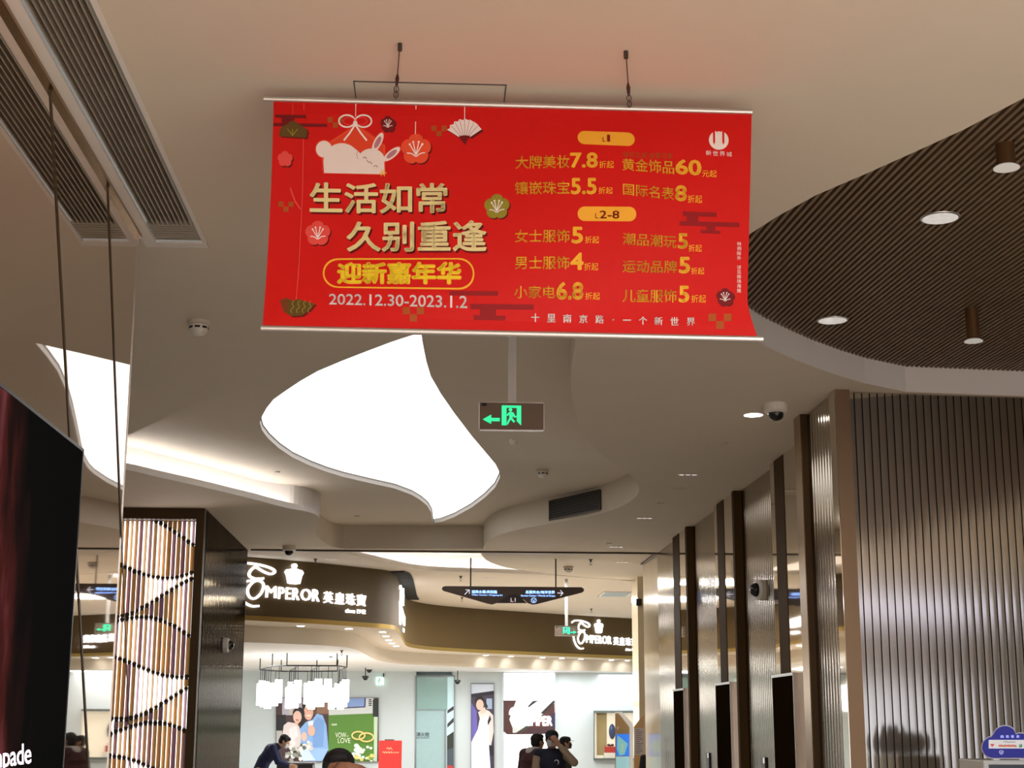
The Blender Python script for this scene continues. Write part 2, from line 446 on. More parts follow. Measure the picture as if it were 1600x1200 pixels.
# right lift wall
XR = 3.46
def ribbed(b, y0, y1, x, z0, z1, pitch=.086, amp=.008, sub=8):
    n = max(2, int((y1-y0)/pitch*sub)); A = []; Bq = []
    for i in range(n+1):
        y = y0+(y1-y0)*i/n; xx = x - amp*abs(math.sin(math.pi*(y-y0)/pitch))
        A.append((xx, y, z0)); Bq.append((xx, y, z1))
    b.strip(A, Bq)
ZT = ZC-.002
for k, (y0, y1, x) in enumerate(((21.24, 23.2, XR), (18.10, 20.21, XR), (15.03, 17.02, XR), (11.68, 12.5, 3.15))):
    b = MB(); ribbed(b, y0, y1, x, 0, ZT); b.box(x+.002, x+.1, y0, y1, 0, ZT, 1)
    struct('wall_right' if not k else 'wall_right.%03d' % k, b, [M_RIB, M_BRONZED], smooth=True)
b = MB()
for y0, y1 in ((20.21, 21.24), (17.02, 18.10), (12.73, 15.03)): b.box(3.385, XR+.12, y0, y1, 0, ZT)
struct('wall_right_mirror', b, M_MIRROR2)
fins = [(20.71, 3.379, .53), (19.97, 3.36, .12), (17.5, 3.379, .41), (16.8, 3.36, .10), (14.45, 3.379, .39)]
for k, (y, x, w) in enumerate(fins):
    b = MB(); b.box(x, XR+.05, y, y+w, 0, ZT); struct('trim_%d' % (k+4), b, M_FINB, bevel=.004)
b = MB(); b.box(3.09, XR+.05, 12.5, 12.73, 0, ZT); b.box(3.084, 3.09, 12.505, 12.725, 0, ZT, 1); struct('trim_9', b, [M_BRONZED, M_BRONZE])
b = MB(); b.box(3.126, 3.24, 11.52, 11.70, 0, ZT); b.box(3.12, 3.126, 11.525, 11.695, 0, ZT, 1); struct('trim_10', b, [M_SATIN, M_MIRROR2])
# slatted wall facing the hall
def YS(x): return 11.60+(x-3.24)*.08
b = MB(); b.add([(3.236, YS(3.236)+.03, 0), (8.4, YS(8.4)+.03, 0), (8.4, YS(8.4)+.03, ZC), (3.236, YS(3.236)+.03, ZC)], [(0, 1, 2, 3)], 1)
x = 3.24; PW = .0625
while x < 8.3:
    A = []; Bq = []
    for k in range(9):
        t = k/8; xx = x + (PW-.010)*(0 if k < 2 else 1 if k > 6 else (k-1)/6); yy = YS(xx) - .0007*math.sin(math.pi*t) + (.028 if k in (0, 8) else 0)
        A.append((xx, yy, 0)); Bq.append((xx, yy, ZT))
    b.strip(A, Bq, False, 0); x += PW
struct('wall_front_slats', b, [M_SLAT, M_GAP], smooth=True)

# beige stone piers past the lift wall
b = MB(); b.box(3.455, 3.75, 23.2, 24.8, 0, ZT); struct('wall_pier', b, M_BEIGE)
b = MB(); b.box(3.66, 4.3, 27.0, 27.8, 0, ZT); struct('wall_pier.001', b, M_BEIGE)
# curtain track across the ceiling
b = MB(); b.box(-2.66, 3.45, 23.13, 23.22, ZC-.022, ZC-.001); struct('trim_11', b, M_BRONZED)
b = MB(); b.box(3.41, 3.45, 23.25, 24.75, ZC-.02, ZC-.001); struct('trim_12', b, M_BRONZED)

# left column: luminous front + dark ribbed flank
CXL, CXR, CY0, CY1 = -4.2, -2.72, 18.70, 23.2
b = MB(); b.box(CXL, CXR-.02, CY0+.2, CY1, 0, ZT, 1)
A = []; Bq = []; nn = 300
for i in range(nn+1):
    y = CY0+.18+(CY1-CY0-.18)*i/nn; xx = CXR + .008*abs(math.sin(math.pi*(y-CY0)/.12)); A.append((xx, y, 0)); Bq.append((xx, y, ZT))
b.strip(A, Bq, False, 0)
b.box(CXR-.03, CXR+.008, CY1-.03, CY1, 0, ZT, 1)
struct('wall_column', b, [M_RIBD, M_BRONZED], smooth=True)

# dark grey-brown back of the hall behind the photographer (seen only as reflections)
M_BACKW = mat('hall_wall', (.50, .44, .38), .6, var=.05)
M_BLUEGLOW = mat('window_glow', (.8, .85, .9), .3, emit=(.70, .78, 1.0), es=1.1, var=.3, vscale=1.5)
M_BLUEBAND = mat('band_glow', (.8, .85, .9), .3, emit=(.66, .72, 1.0), es=4.0, var=.3, vscale=3)
b = MB(); b.box(-9, 16, -7.2, -7.0, 0, ZC); struct('wall_back', b, M_BACKW)
b = MB(); b.box(7.0, 14, -7.0, -6.95, .5, 2.5); struct('window_1', b, M_BLUEGLOW)
b = MB(); b.box(1.5, 15, -7.0, -6.92, 3.88, 4.12); struct('sign_band', b, M_BLUEBAND)  # unseen lit sign band, built for its bluish reflection in the slats

# ------------------------------------------------------------------ the shop beyond
ZF = 3.22
fp = [(-4.4, 23.27), (-3.4, 23.82), (-2.76, 24.29), (-1.9, 24.97), (-1.12, 25.75), (-.75, 26.16), (-.59, 26.55), (-.545, 27.16), (-.52, 28.29), (-.5, 29.93), (-.476, 31.47), (-.42, 32.29), (-.23, 33.11), (.2, 33.93), (1.04, 34.85), (2.2, 35.77), (3.5, 36.80), (4.97, 37.82), (7.5, 39.36)]
FP = [xy(p) for p in catmull([Vector((*p, 0)) for p in fp], 8)]
def inset_path(P, a):
    out = []
    for i in range(len(P)):
        t = (P[min(i+1, len(P)-1)]-P[max(0, i-1)]).normalized(); out.append(P[i]+Vector((-t.y, t.x))*a)
    return out
SL = [0]
for i in range(1, len(FP)): SL.append(SL[-1]+(FP[i]-FP[i-1]).length)
def fpoint(s, z, d=0):
    s = max(0, min(SL[-1]-1e-4, s)); i = 0
    while SL[i+1] < s: i += 1
    t = (s-SL[i])/(SL[i+1]-SL[i]); p = FP[i]+(FP[i+1]-FP[i])*t
    ta = (FP[min(i+2, len(FP)-1)]-FP[max(0, i-1)]).normalized()
    q = p + Vector((ta.y, -ta.x))*d
    return Vector((q.x, q.y, z))
def s_at_y(yy):
    i = next(k for k, p in enumerate(FP) if p.y >= yy); return SL[i]
def s_at_px(px, s0, s1):
    best = None
    for k in range(400):
        s = s0+(s1-s0)*k/399; p = fpoint(s, 3.6)-CAMP
        xx = PPX+FPX*p.dot(_rt)/p.dot(_fw)
        if best is None or abs(xx-px) < best[0]: best = (abs(xx-px), s)
    return best[1]
b = MB()
b.strip([Vector((p.x, p.y, ZF)) for p in FP], [Vector((p.x, p.y, ZC-.001)) for p in FP], False, 0)
G = inset_path(FP, -.02)
b.strip([Vector((p.x, p.y, ZF)) for p in G], [Vector((p.x, p.y, ZF+.075)) for p in G], False, 1)
b.strip([Vector((p.x, p.y, ZF+.075)) for p in G], [Vector((p.x, p.y, ZF+.075)) for p in FP], False, 1)
struct('wall_fascia', b, [M_FASCIA, M_GOLD], smooth=True)
IB = inset_path(FP, .62)
# straighten the inner path where the corner folds
ib = [(-4.8, 24.60), (-3.4, 25.28), (-2.1, 26.14), (-1.55, 26.75), (-1.3, 27.67), (-1.2, 29.31), (-1.1, 31.77), (-.95, 33.21), (-.6, 34.44), (0, 35.26), (1.0, 36.18), (2.2, 37.10), (3.5, 38.03), (4.9, 38.95), (7.4, 40.38)]
IB = [xy(p) for p in catmull([Vector((*p, 0)) for p in ib], 8)]
ZI = 2.95
poly = G + IB[::-1]
struct('ceiling_soffit', region(poly, [], lambda x, y: ZF), M_CEIL)
b = MB(); b.strip([Vector((p.x, p.y, ZI)) for p in IB], [Vector((p.x, p.y, ZF)) for p in IB]); struct('trim_13', b, M_CEIL, smooth=True)
poly = IB + [Vector((7.4, 40.8)), Vector((-8, 40.8)), Vector((-8, 24.6))]
struct('ceiling_shop', region(poly, [], lambda x, y: ZI), M_SHOPC)
YB = 39.5
b = MB(); b.box(-8, 8, YB+.3, YB+.4, 0, ZI)
b.box(-8, -.28, YB, YB+.3, 0, ZI); b.box(.62, 8, YB, YB+.3, 0, ZI); struct('wall_shop', b, M_SHOPW)
b = MB(); b.box(-8.1, -8, 22.5, YB, 0, ZC); struct('wall_shop_side', b, M_SHOPW)
b = MB(); b.box(8.3, 8.4, 13, YB+.4, 0, ZC); struct('wall_shop_side.001', b, M_SHOPW)
# ------------------------------------------------------------------ luminous ceiling panel
r = thing('ceiling_light', (*sum(PAN, Vector((0, 0)))/len(PAN), ZC+DREC), 'large leaf-shaped glowing white panel set into the corridor ceiling', 'ceiling light')
rb = region(PAN, [], lambda x, y: ZC+DREC+.06); rb.build('diffuser', M_GLOW, r)
b = MB(); n = len(PAN)
b.strip([Vector((p.x, p.y, ZC+DREC-.004)) for p in PAN], [Vector((p.x, p.y, ZC+DREC+.075)) for p in PAN], True)
b.build('frame', mat('rim_paint', (.58, .55, .52), .6), r)
inn = outset(PAN, [-.012]*len(PAN)); b = MB(); b.strip([Vector((p.x, p.y, ZC+DREC+.052)) for p in PAN], [Vector((p.x, p.y, ZC+DREC+.052)) for p in inn], True)
b.build('edge_bead', mat('rim_grey', (.22, .21, .20), .5), r)

# ------------------------------------------------------------------ linear air grille along the left wall
r = thing('air_grille', (-1.28, 4, ZC), 'long slotted air grille in the ceiling beside the mirror wall', 'air grille')
b = MB(); b.box(GX0, GX1, GY0, GY1, ZC+.06, ZC+.07); b.build('backing', M_GAP, r)
M_GRS = mat('grille_slat', (.40, .37, .31), .5, .2, var=.05)
b = MB()
for i in range(10):
    xx = GX0+.012+(GX1-GX0-.02)*i/9.5; b.box(xx, xx+.007, GY0, GY1-.29, ZC-.001, ZC+.05)
for i in range(7):
    yy = GY1-.29+.041*i; b.box(GX0, GX1, yy, yy+.012, ZC-.001, ZC+.05)
b.build('slats', M_GRS, r)
b = MB()
b.box(GX0-.068, GX0, GY0, GY1, ZC-.012, ZC+.0); b.box(GX1, GX1+.022, GY0, GY1+.06, ZC-.006, ZC+.0); b.box(GX0-.068, GX1+.022, GY1, GY1+.08, ZC-.008, ZC+.0)
b.build('frame', M_COVE, r)

# ceiling access hatch above the banner
b = MB()
ha = on_z(552, 126, ZC); hb = on_z(790, 132, ZC); hx0, hx1, hy0 = ha.x, hb.x, (ha.y+hb.y)/2; hy1 = hy0+.6
for a in ((hx0, hx1, hy0, hy0+.008), (hx0, hx1, hy1, hy1+.004), (hx0, hx0+.005, hy0, hy1), (hx1, hx1+.005, hy0, hy1)): b.box(*a, ZC-.0025, ZC-.0005)
tag(b.build('access_hatch', M_STEEL, origin=(0, 3.36, ZC)), 'thin dark outline of a square access hatch in the ceiling above the banner', 'hatch')

# ------------------------------------------------------------------ hanging banner
BY = 5.90
tl, tr_ = on_y(412, 154, BY), on_y(1175, 174.5, BY)
BY2 = 5.78
bl_, br_ = on_y(408, 512, BY2), on_y(1192, 529, BY2)
bo = (tl+tr_+bl_+br_)/4
bu = ((tr_-tl)+(br_-bl_)).normalized(); bv = ((tl+tr_)-(bl_+br_)).normalized(); bn = bu.cross(bv).normalized()
if bn.y > 0: bn = -bn
def bmap(px, py, d=0.0):
    rr = ray(px, py); t = (bo-CAMP).dot(bn)/rr.dot(bn); P = CAMP + rr*t
    s = (P-bo).dot(bu)/.92; q = (P-bo).dot(bv)/.45
    q = max(-1, min(1, q)); edge = 1-q**4
    bulge = .018*math.sin(1.6*s+.6)*math.cos(1.3*q) + .012*math.sin(3.1*s-1.2*q+1) 
    return P + bn*(bulge*edge + d)
def brod(px0, py0, px1, py1, name, rad):
    a = bmap(px0, py0); c = bmap(px1, py1); b = MB(); b.tube([a, a+(c-a)*.5, c], rad, 16)
    return b.build(name, M_ALU, banner, smooth=True)
banner = thing('hanging_banner', bo, 'wide red sale banner with gold lettering hung between two silver rods from the ceiling', 'banner')
brod(412, 154.5, 1175, 175, 'top_rod', .0125); brod(408, 513, 1192, 530, 'bottom_rod', .0125)
for (ax, ay), (kx, ky) in (((625, 68), (618, 150)), ((978, 80), (984, 165))):
    top = on_z(ax, ay, ZC); rod = bmap(kx, ky+9) + Vector((0, 0, .012))
    top = Vector((rod.x + (top.x-rod.x)*1, top.y, ZC))
    b = MB(); mid = top+(rod-top)*.62
    b.tube([top, mid], .0022, 8); b.tube([top, top-Vector((0, 0, .03))], .009, 10)
    c = b.build('cable', M_STEEL, banner)
    b = MB(); b.tube([mid+(top-mid)*.12, mid, mid+(rod-mid)*.28], [.004, .0085, .006], 10); b.tube([mid+(rod-mid)*.25, rod], .0018, 8)
    for q in (.5, .78):
        cc = mid+(rod-mid)*q; ring = [cc+Vector((.009*math.cos(t*math.pi/6), 0, .014*math.sin(t*math.pi/6))) for t in range(13)]; b.tube(ring, .0022, 6, cap=False)
    b.build('turnbuckle', M_STEEL, c)
BM = []
def bmat(name, rgb, rough=.6, trans=.05):
    BM.append(mat('banner_'+name, S(*rgb), rough, trans=trans, spec=.3)); return len(BM)-1
B_RED = bmat('red', (232, 24, 20), .5, .28); B_DRED = bmat('dark_red', (150, 14, 22)); B_CREAM = bmat('cream', (238, 222, 160)); B_GOLD = bmat('gold', (250, 186, 50))
B_YEL = bmat('yellow', (250, 220, 40)); B_SHAD = bmat('shadow_red', (110, 10, 12)); B_WHITE = bmat('white', (245, 235, 232)); B_OR = bmat('orange', (240, 84, 50))
B_PINK = bmat('salmon', (236, 80, 72)); B_OL = bmat('olive', (150, 138, 40)); B_OLD = bmat('dark_olive', (98, 74, 26)); B_FRAME = bmat('ornament_orange', (228, 70, 36))
B_GREY = bmat('ornament_grey', (240, 226, 222)); B_PURP = bmat('plum', (190, 128, 140)); B_PILL = bmat('amber', (248, 178, 52)); B_CHK = bmat('check', (176, 84, 30)); B_MAR = bmat('maroon', (120, 14, 22)); B_BR = bmat('brown', (120, 60, 20))
b = MB()
def eL(y): t = max(0, (y-157)/(514-157)); return 427.5-17.5*t**1.3
def eR(y):
    t = (y-176)/(528-176); return 1174.5-8*t+ (18*((t-.82)/.18)**1.5 if t > .82 else 0)
NX, NY = 64, 36; vs = []
for j in range(NY+1):
    for i in range(NX+1):
        u = i/NX; yl = 156+(513-156)*j/NY; yr = 176+(529-176)*j/NY; y = yl+(yr-yl)*u; x = eL(yl)+(eR(yr)-eL(yl))*u
        vs.append(bmap(x, y, 0))
b.add(vs, [(j*(NX+1)+i, j*(NX+1)+i+1, (j+1)*(NX+1)+i+1, (j+1)*(NX+1)+i) for j in range(NY) for i in range(NX)], B_RED)
LY = .0012
def bt(s, x0, x1, yl, yr=None, c=None, bold=0, lay=2, **k): put_text(b, s, x0, x1, yl, yr, bmap, B_GOLD if c is None else c, bold, LY*lay, **k)
def bs(pts, c, lay=1): shape(b, pts, bmap, c, LY*lay)
def bl(pts, w, c, lay=2, smooth=0): line(b, pts, w, bmap, c, LY*lay, smooth=smooth)
def flower(cx, cy, r, c, st=None, lay=1.2, rot=-90, stc=None):
    pts = []
    for k in range(60):
        a = 2*math.pi*k/60; rr = r*(.80+.2*abs(math.cos(2.5*a))**.7); pts.append((cx+rr*math.cos(a+math.radians(rot)), cy+rr*math.sin(a+math.radians(rot))))
    bs([(x+2, y+2) for x, y in pts], B_SHAD, lay-.4); bs(pts, c, lay)
    if st:
        q = r/22
        for dx, dy in ((-9, -9), (-4, -13), (4, -13), (9, -9)):
            bl([(cx, cy+8*q), (cx+dx*q, cy+dy*q*.8)], 1.5*q, B_WHITE, lay+.5); bs(circ(cx+dx*q, cy+dy*q*.8, 1.6*q, n=8), B_WHITE, lay+.6)
        bl([(cx-13*q, cy+5*q), (cx-6*q, cy+6*q), (cx, cy+10*q), (cx+6*q, cy+6*q), (cx+13*q, cy+5*q)], 1.6*q, B_WHITE, lay+.5, 3)
def cloudbars(bars, c): 
    for x0, x1, y0, y1 in bars: bs([(x0, y0), (x1, y0+.8), (x1, y1+.8), (x0, y1)], c, .8)
def checks(cx, cy, s, c):
    for i, j in ((-1, 0), (1, 0), (0, 1)): bs([(cx+i*s-s/2, cy+j*s-s/2), (cx+i*s+s/2, cy+j*s-s/2), (cx+i*s+s/2, cy+j*s+s/2), (cx+i*s-s/2, cy+j*s+s/2)], c, .9)
# ornament motifs
cloudbars([(430, 478, 179, 184), (440, 460, 183, 193), (427, 511, 192, 197)], B_MAR)
cloudbars([(1066, 1119, 333, 340), (1072, 1090, 339, 349), (1061, 1155, 348, 355), (1103, 1117, 354, 363), (1094, 1125, 361, 366)], B_DRED)
cloudbars([(702, 778, 456, 463), (735, 834, 476, 484), (750, 775, 483, 494), (740, 790, 493, 500)], B_DRED)
checks(524, 187, 8, B_CHK); checks(686, 200, 8, B_CHK); checks(446, 315, 8, B_CHK); checks(646, 486, 11, B_CHK); checks(1125, 496, 12, B_CHK)
pine = [(436, 212)]+[(446+9*math.cos(a), 204+8*math.sin(a)) for a in (3.1, 3.8, 4.5)]+[(458+10*math.cos(a), 198+9*math.sin(a)) for a in (3.6, 4.2, 4.7, 5.2, 5.8)]+[(471+9*math.cos(a), 205+8*math.sin(a)) for a in (4.9, 5.6, 6.2)]+[(478, 214)]
bs([(x+3, y+2) for x, y in pine], B_SHAD, 1); bs(pine, B_OLD, 1.4)
for dx in (-8, 0, 8): bl([(457, 211), (457+dx, 201)], 1.2, B_OL, 1.8)
bl([(457.5, 161), (457, 191)], 1, B_PINK, 1); bl([(475, 161), (472, 300), (466, 420), (462.5, 467)], 1.3, B_PINK, 1.6)
bl([(453, 290), (460, 310), (469, 323)], 2.2, B_PINK, 1)
flower(445, 246, 12, B_PINK); flower(606, 193, 12, B_MAR, 1); flower(650, 232, 24, B_OR, 1); flower(776, 326, 20, B_OL, 1); flower(496, 361, 20, B_PINK, 1); flower(1133, 464, 14, B_MAR, 1)
bl([(650, 163), (649, 210)], 1.2, B_WHITE, 1); bl([(726, 167), (726, 187)], 1.2, B_WHITE, 1); bl([(556, 162), (555.5, 182)], 1.2, B_WHITE, 1)
# folding fan
fan = [(726+30*math.cos(math.radians(a)), 217+31*math.sin(math.radians(a))) for a in range(-152, -27, 8)]
fan = [(x + (1.2 if i % 2 else -1.2), y+(1.5 if i % 2 else -.5)) for i, (x, y) in enumerate(fan)]
inn = [(726+10*math.cos(math.radians(a)), 217+6*math.sin(math.radians(a))) for a in range(-30, -151, -20)]
bs([(x+3, y+3) for x, y in fan+inn], B_SHAD, 1); bs(fan+inn, B_WHITE, 1.4)
for k in range(1, 8):
    a = math.radians(-152+k*15.5); bl([(726+8*math.cos(a), 217+6*math.sin(a)), (726+29*math.cos(a), 217+30*math.sin(a))], .8, B_PURP, 1.8)
bs([(717, 212), (735, 212), (729, 221), (728, 227), (723, 222)], B_MAR, 1.9)
# rabbit ornament with bow
bs([(502, 262), (602, 268), (602, 225), (580, 208), (557, 194), (516, 220)], B_FRAME, 1)
bl([(513, 222), (555, 196), (600, 226), (601, 268), (506, 267), (503, 240)], 2.2, B_OR, 1.3)
for sgn in (-1, 1):
    lp = [(555+sgn*13+12*math.cos(a)*1.05, 189+9*math.sin(a)) for a in [k*math.pi/8 for k in range(17)]]; bl(lp, 2.4, B_WHITE, 1.8); bl([(555+(x-555)*.72, 189+(y-189)*.6) for x, y in lp], 1.2, B_PINK, 1.9)
    bl([(555, 194), (555+sgn*8, 206), (555+sgn*18, 218)], 2.6, B_WHITE, 1.9)
bs(circ(555, 192, 3.5, n=10), B_WHITE, 2)
body = [(506, 267), (505, 250)]+[(534+30*math.cos(math.radians(a)), 252+30*math.sin(math.radians(a))) for a in range(200, 320, 10)]+[(566, 240), (590, 240), (600, 250), (601, 270)]
bs([(x+(x-552)*.03, y+(y-250)*.06) for x, y in body], B_OR, 1.5); bs(body, B_GREY, 2)
bs(circ(506, 231, 14), B_OR, 1.5); bs(circ(506, 231, 12.5), B_GREY, 1.9)
bs(circ(580, 248, 21, 18), B_GREY, 2.2)
for cx, cy, a in ((590, 221, -62), (612, 239, -38)):
    ca, sa = math.cos(math.radians(a)), math.sin(math.radians(a))
    for k, cc, l in ((1.12, B_OR, 2.0), (1, B_GREY, 2.4), (.62, B_PURP, 2.7)): bs([(cx+ca*16*k*math.cos(t)-sa*6*k*math.sin(t), cy+sa*16*k*math.cos(t)+ca*6*k*math.sin(t)) for t in [2*math.pi*q/20 for q in range(20)]], cc, l)
for x, y in ((570, 244), (587, 257)): bl([(x-3, y+1), (x, y-1), (x+3, y+2)], 1, B_MAR, 2.9)
bl([(573, 248), (576, 252), (578, 250), (581, 254)], 1, B_MAR, 2.9); bl([(560, 232), (557, 239), (559, 246)], .8, B_PURP, 2.9)
for k in range(6): a = math.radians(k*60); bl([(598, 268), (598+6*math.cos(a), 268+6*math.sin(a))], 1.2, B_GOLD, 3)
# wave fan ornament
wv = [(437, 468), (447, 464), (458, 469), (463, 465), (478, 470), (492, 474), (484, 484), (472, 493), (455, 494), (443, 486)]
bs([(x+3, y+2) for x, y in wv], B_SHAD, 1); bs(wv, B_OLD, 1.4); bs([(437, 468), (452, 465), (450, 487), (441, 481)], B_BR, 1.6)
for x in (454, 463, 472, 481): bl([(x+5, 469), (x+2, 474), (x+5, 479), (x, 484), (x+2, 489)], 1.2, B_OL, 2, 3)
# lettering, left half
for dd, cc, ly in (((2.5, 3), B_SHAD, 1.4), ((0, 0), B_CREAM, 2.2)):
    bt('生活如常', 483, 699, (281, 329), (286, 334), cc, .022, ly, dx=dd[0], dy=dd[1])
    bt('久别重逢', 541, 760, (343, 391), (347, 397), cc, .022, ly, dx=dd[0], dy=dd[1])
bt('迎新嘉年华', 526, 721, (407, 443), (411, 447), B_GOLD, .05, 1.8); bt('迎新嘉年华', 528, 719, (409, 441), (413, 445), B_YEL, .02, 2.4)
o1 = rrect(504, 741, (400.5, 448), (406, 455), 23.5); b.strip([bmap(x, y, LY*1.5) for x, y in o1], [bmap(622.5+(x-622.5)*.979, 427.5+(y-427.5)*.90, LY*1.5) for x, y in o1], True, B_GOLD)
bt('2022.12.30-2023.1.2', 514, 730, (458, 475.5), (464, 483), B_WHITE, .012)
# lettering, right half
bs(rrect(902, 991, (206, 228), (209.5, 232), 11), B_PILL, 1); bs(rrect(901.5, 993, (327.5, 350), (327.5, 350), 11), B_PILL, 1)
bt('L', 941, 946, (217, 224.5), None, B_DRED, 0); bt('1', 948, 952.5, (213, 224.5), None, B_DRED, 0)
bt('L', 929, 934, (338, 346), None, B_DRED, 0); bt('2-8', 936, 966.5, (334, 346), None, B_DRED, .008)
rows = [('大牌美妆', 805, 889, (246, 267), (246, 267)), ('镶嵌珠宝', 804, 889, (287, 308), (288, 308)), ('女士服饰', 804, 889, (363, 383), (363, 383)), ('男士服饰', 804, 889, (404, 424), (404, 424)), ('小家电', 803, 867, (449, 468), (449, 468)),
        ('黄金饰品', 971, 1052, (251.5, 271), (255, 276.5)), ('国际名表', 972, 1052, (291, 309), (297, 317)), ('潮品潮玩', 972, 1056, (367.5, 386), (371, 390)), ('运动品牌', 972, 1057, (409, 428), (409, 428)), ('儿童服饰', 972, 1057, (453, 473), (453, 473))]
for s, x0, x1, yl, yr in rows: bt(s, x0, x1, yl, yr, B_GOLD, .010)
nums = [('7.8', 890, 933, (242, 267), None), ('5.5', 891, 931, (283, 309), None), ('5', 892, 910, (359, 385), None), ('4', 890, 911, (398.6, 425), None), ('6.8', 869, 911, (443, 470), None),
        ('60', 1054, 1095, (252, 276), (253, 278)), ('8', 1053.5, 1072, (293, 318), None), ('5', 1058, 1074, (367, 391), None), ('5', 1060, 1078, (403, 428.5), None), ('5', 1060, 1077, (447, 473), None)]
for s, x0, x1, yl, yr in nums: bt(s, x0, x1, yl, yr, B_GOLD, .03)
for s, x0, x1, y0, y1 in (('折起', 935, 958, 256, 267.5), ('折起', 934, 956, 297.5, 308), ('折起', 913, 935, 373.5, 384.5), ('折起', 912, 934, 414, 425.5), ('折起', 914, 937, 458.5, 469.5),
                          ('元起', 1096, 1119, 268.5, 279.5), ('折起', 1073.5, 1096, 308, 320), ('折起', 1075, 1096, 384, 395), ('折起', 1079.5, 1100, 419, 429.5), ('折起', 1080, 1103, 461, 473)): bt(s, x0, x1, (y0, y1), None, B_GOLD, 0)
bt('每克立减 金喜可享', 972, 1050, (240.5, 250), (242.5, 253), B_CHK, 0)
for k, ch in enumerate('十里南京路·一个新世界'):
    x = 780+.2625*(215, 310, 405, 500, 597, 678, 760, 855, 948, 1043, 1140)[k]; y = 497+(503-497)*k/10
    hw, hh = (1.3, 1.3) if ch == '·' else (6.3, 1.0) if ch == '一' else (6.5, 6.5)
    bt(ch, x-hw, x+hw, (y-hh, y+hh), None, B_WHITE, .02)
for k, ch in enumerate('特例除外 详见商场海报'):
    if ch != ' ': y = 382+k*7.2; bt(ch, 1151.4, 1157.8, (y-3.1, y+3.1), None, B_WHITE, 0)
bs(circ(1122.5, 220.5, 15.5), B_WHITE, 1.2)
for x0, x1 in ((1113.5, 1116.7), (1128, 1131.2)): bs([(x0, 204), (x1, 204), (x1, 224), ((x0+x1)/2, 228), (x0, 224)], B_RED, 1.8)
bs([(1117, 203), (1128, 203), (1126, 208), (1124, 206.5), (1121, 206.5), (1119, 208)], B_RED, 1.8)
for k, ch in enumerate('新世界城'): bt(ch, 1102+k*10.8, 1110.5+k*10.8, (237.5+k*.5, 245+k*.5), None, B_WHITE, 0)
b.build('printed_sheet', [x for x in (MATS['banner_'+n] for n in ('red', 'dark_red', 'cream', 'gold', 'yellow', 'shadow_red', 'white', 'orange', 'salmon', 'olive', 'dark_olive', 'ornament_orange', 'ornament_grey', 'plum', 'amber', 'check', 'maroon', 'brown'))], banner)

# ------------------------------------------------------------------ exit signs
M_GREEN = mat('exit_green', (.05, .6, .4), .4, emit=S(40, 235, 150), es=1.0)
M_EXITG = mat('exit_glass', (.17, .13, .10), .12, spec=.6)
def exit_sign(Y, sc, cx, cy, zt, post_px, flip, label):
    """sign drawn on a plane at depth Y; (cx,cy) = picture centre, sc = size factor"""
    c = on_y(cx, cy, Y); r = thing('exit_sign', c, label, 'exit sign'); k = Y/FPX*sc
    f = -1 if flip else 1
    mp = lambda x, y, d=0: c + Vector((f*x*k, -d, -y*k))
    b = MB(); b.box(c.x-51*k, c.x+51*k, Y, Y+.025, c.z-22*k, c.z+22*k); b.build('panel', M_EXITG, r)
    b = MB()
    for a in ((-52, 52, -23, -21.6), (-52, 52, 21.6, 23), (-52, -51, -23, 23), (51, 52, -23, 23)): b.box(c.x+a[0]*k, c.x+a[1]*k, Y-.004, Y+.028, c.z-a[3]*k, c.z-a[2]*k)
    b.build('frame', M_ALU, r)
    b = MB(); px = c.x+f*post_px*k; b.box(px-6.5*k, px+6.5*k, Y, Y+.02, c.z+22*k, zt); b.build('post', mat('post_grey', (.50, .50, .49), .4, .3), r)
    b = MB(); d = .004
    q = lambda pts: [((x-372)*.3167, (y-415)*.3167) for x, y in pts]
    for pts in ([(232, 433), (275, 408), (275, 425), (318, 425), (318, 442), (275, 442), (275, 456)],
                [(328, 360), (352, 360), (352, 462), (328, 462)], [(352, 360), (426, 360), (426, 372), (352, 372)], [(404, 372), (426, 372), (426, 440), (404, 440)], [(404, 440), (426, 440), (426, 462)],
                [(x, y) for x, y in circ(372, 382, 9, n=14)], [(372, 392), (388, 396), (396, 414), (404, 412), (404, 420), (390, 422), (384, 412), (382, 426), (396, 442), (388, 448), (374, 432), (366, 444), (360, 458), (352, 458), (358, 440), (366, 426), (366, 408), (356, 414), (352, 410), (360, 398)]):
        shape(b, [(x-2, y) for x, y in q(pts)], mp, 0, d)
    b.build('pictogram', M_GREEN, r)
    b = MB(); b.box(c.x-48*k, c.x-40*k, Y-.003, Y, c.z+16*k, c.z+21*k); b.build('indicator', M_BLACKP, r)
    return r
exit_sign(9.43, 1, 799.5, 650.5, ZC+DREC-.01, 1, False, 'green running-man exit sign with left arrow hanging under the banner')
exit_sign(27.4, .34, 885, 986, ZC-.01, -1, True, 'small green exit sign hanging in front of the far shop fascia')

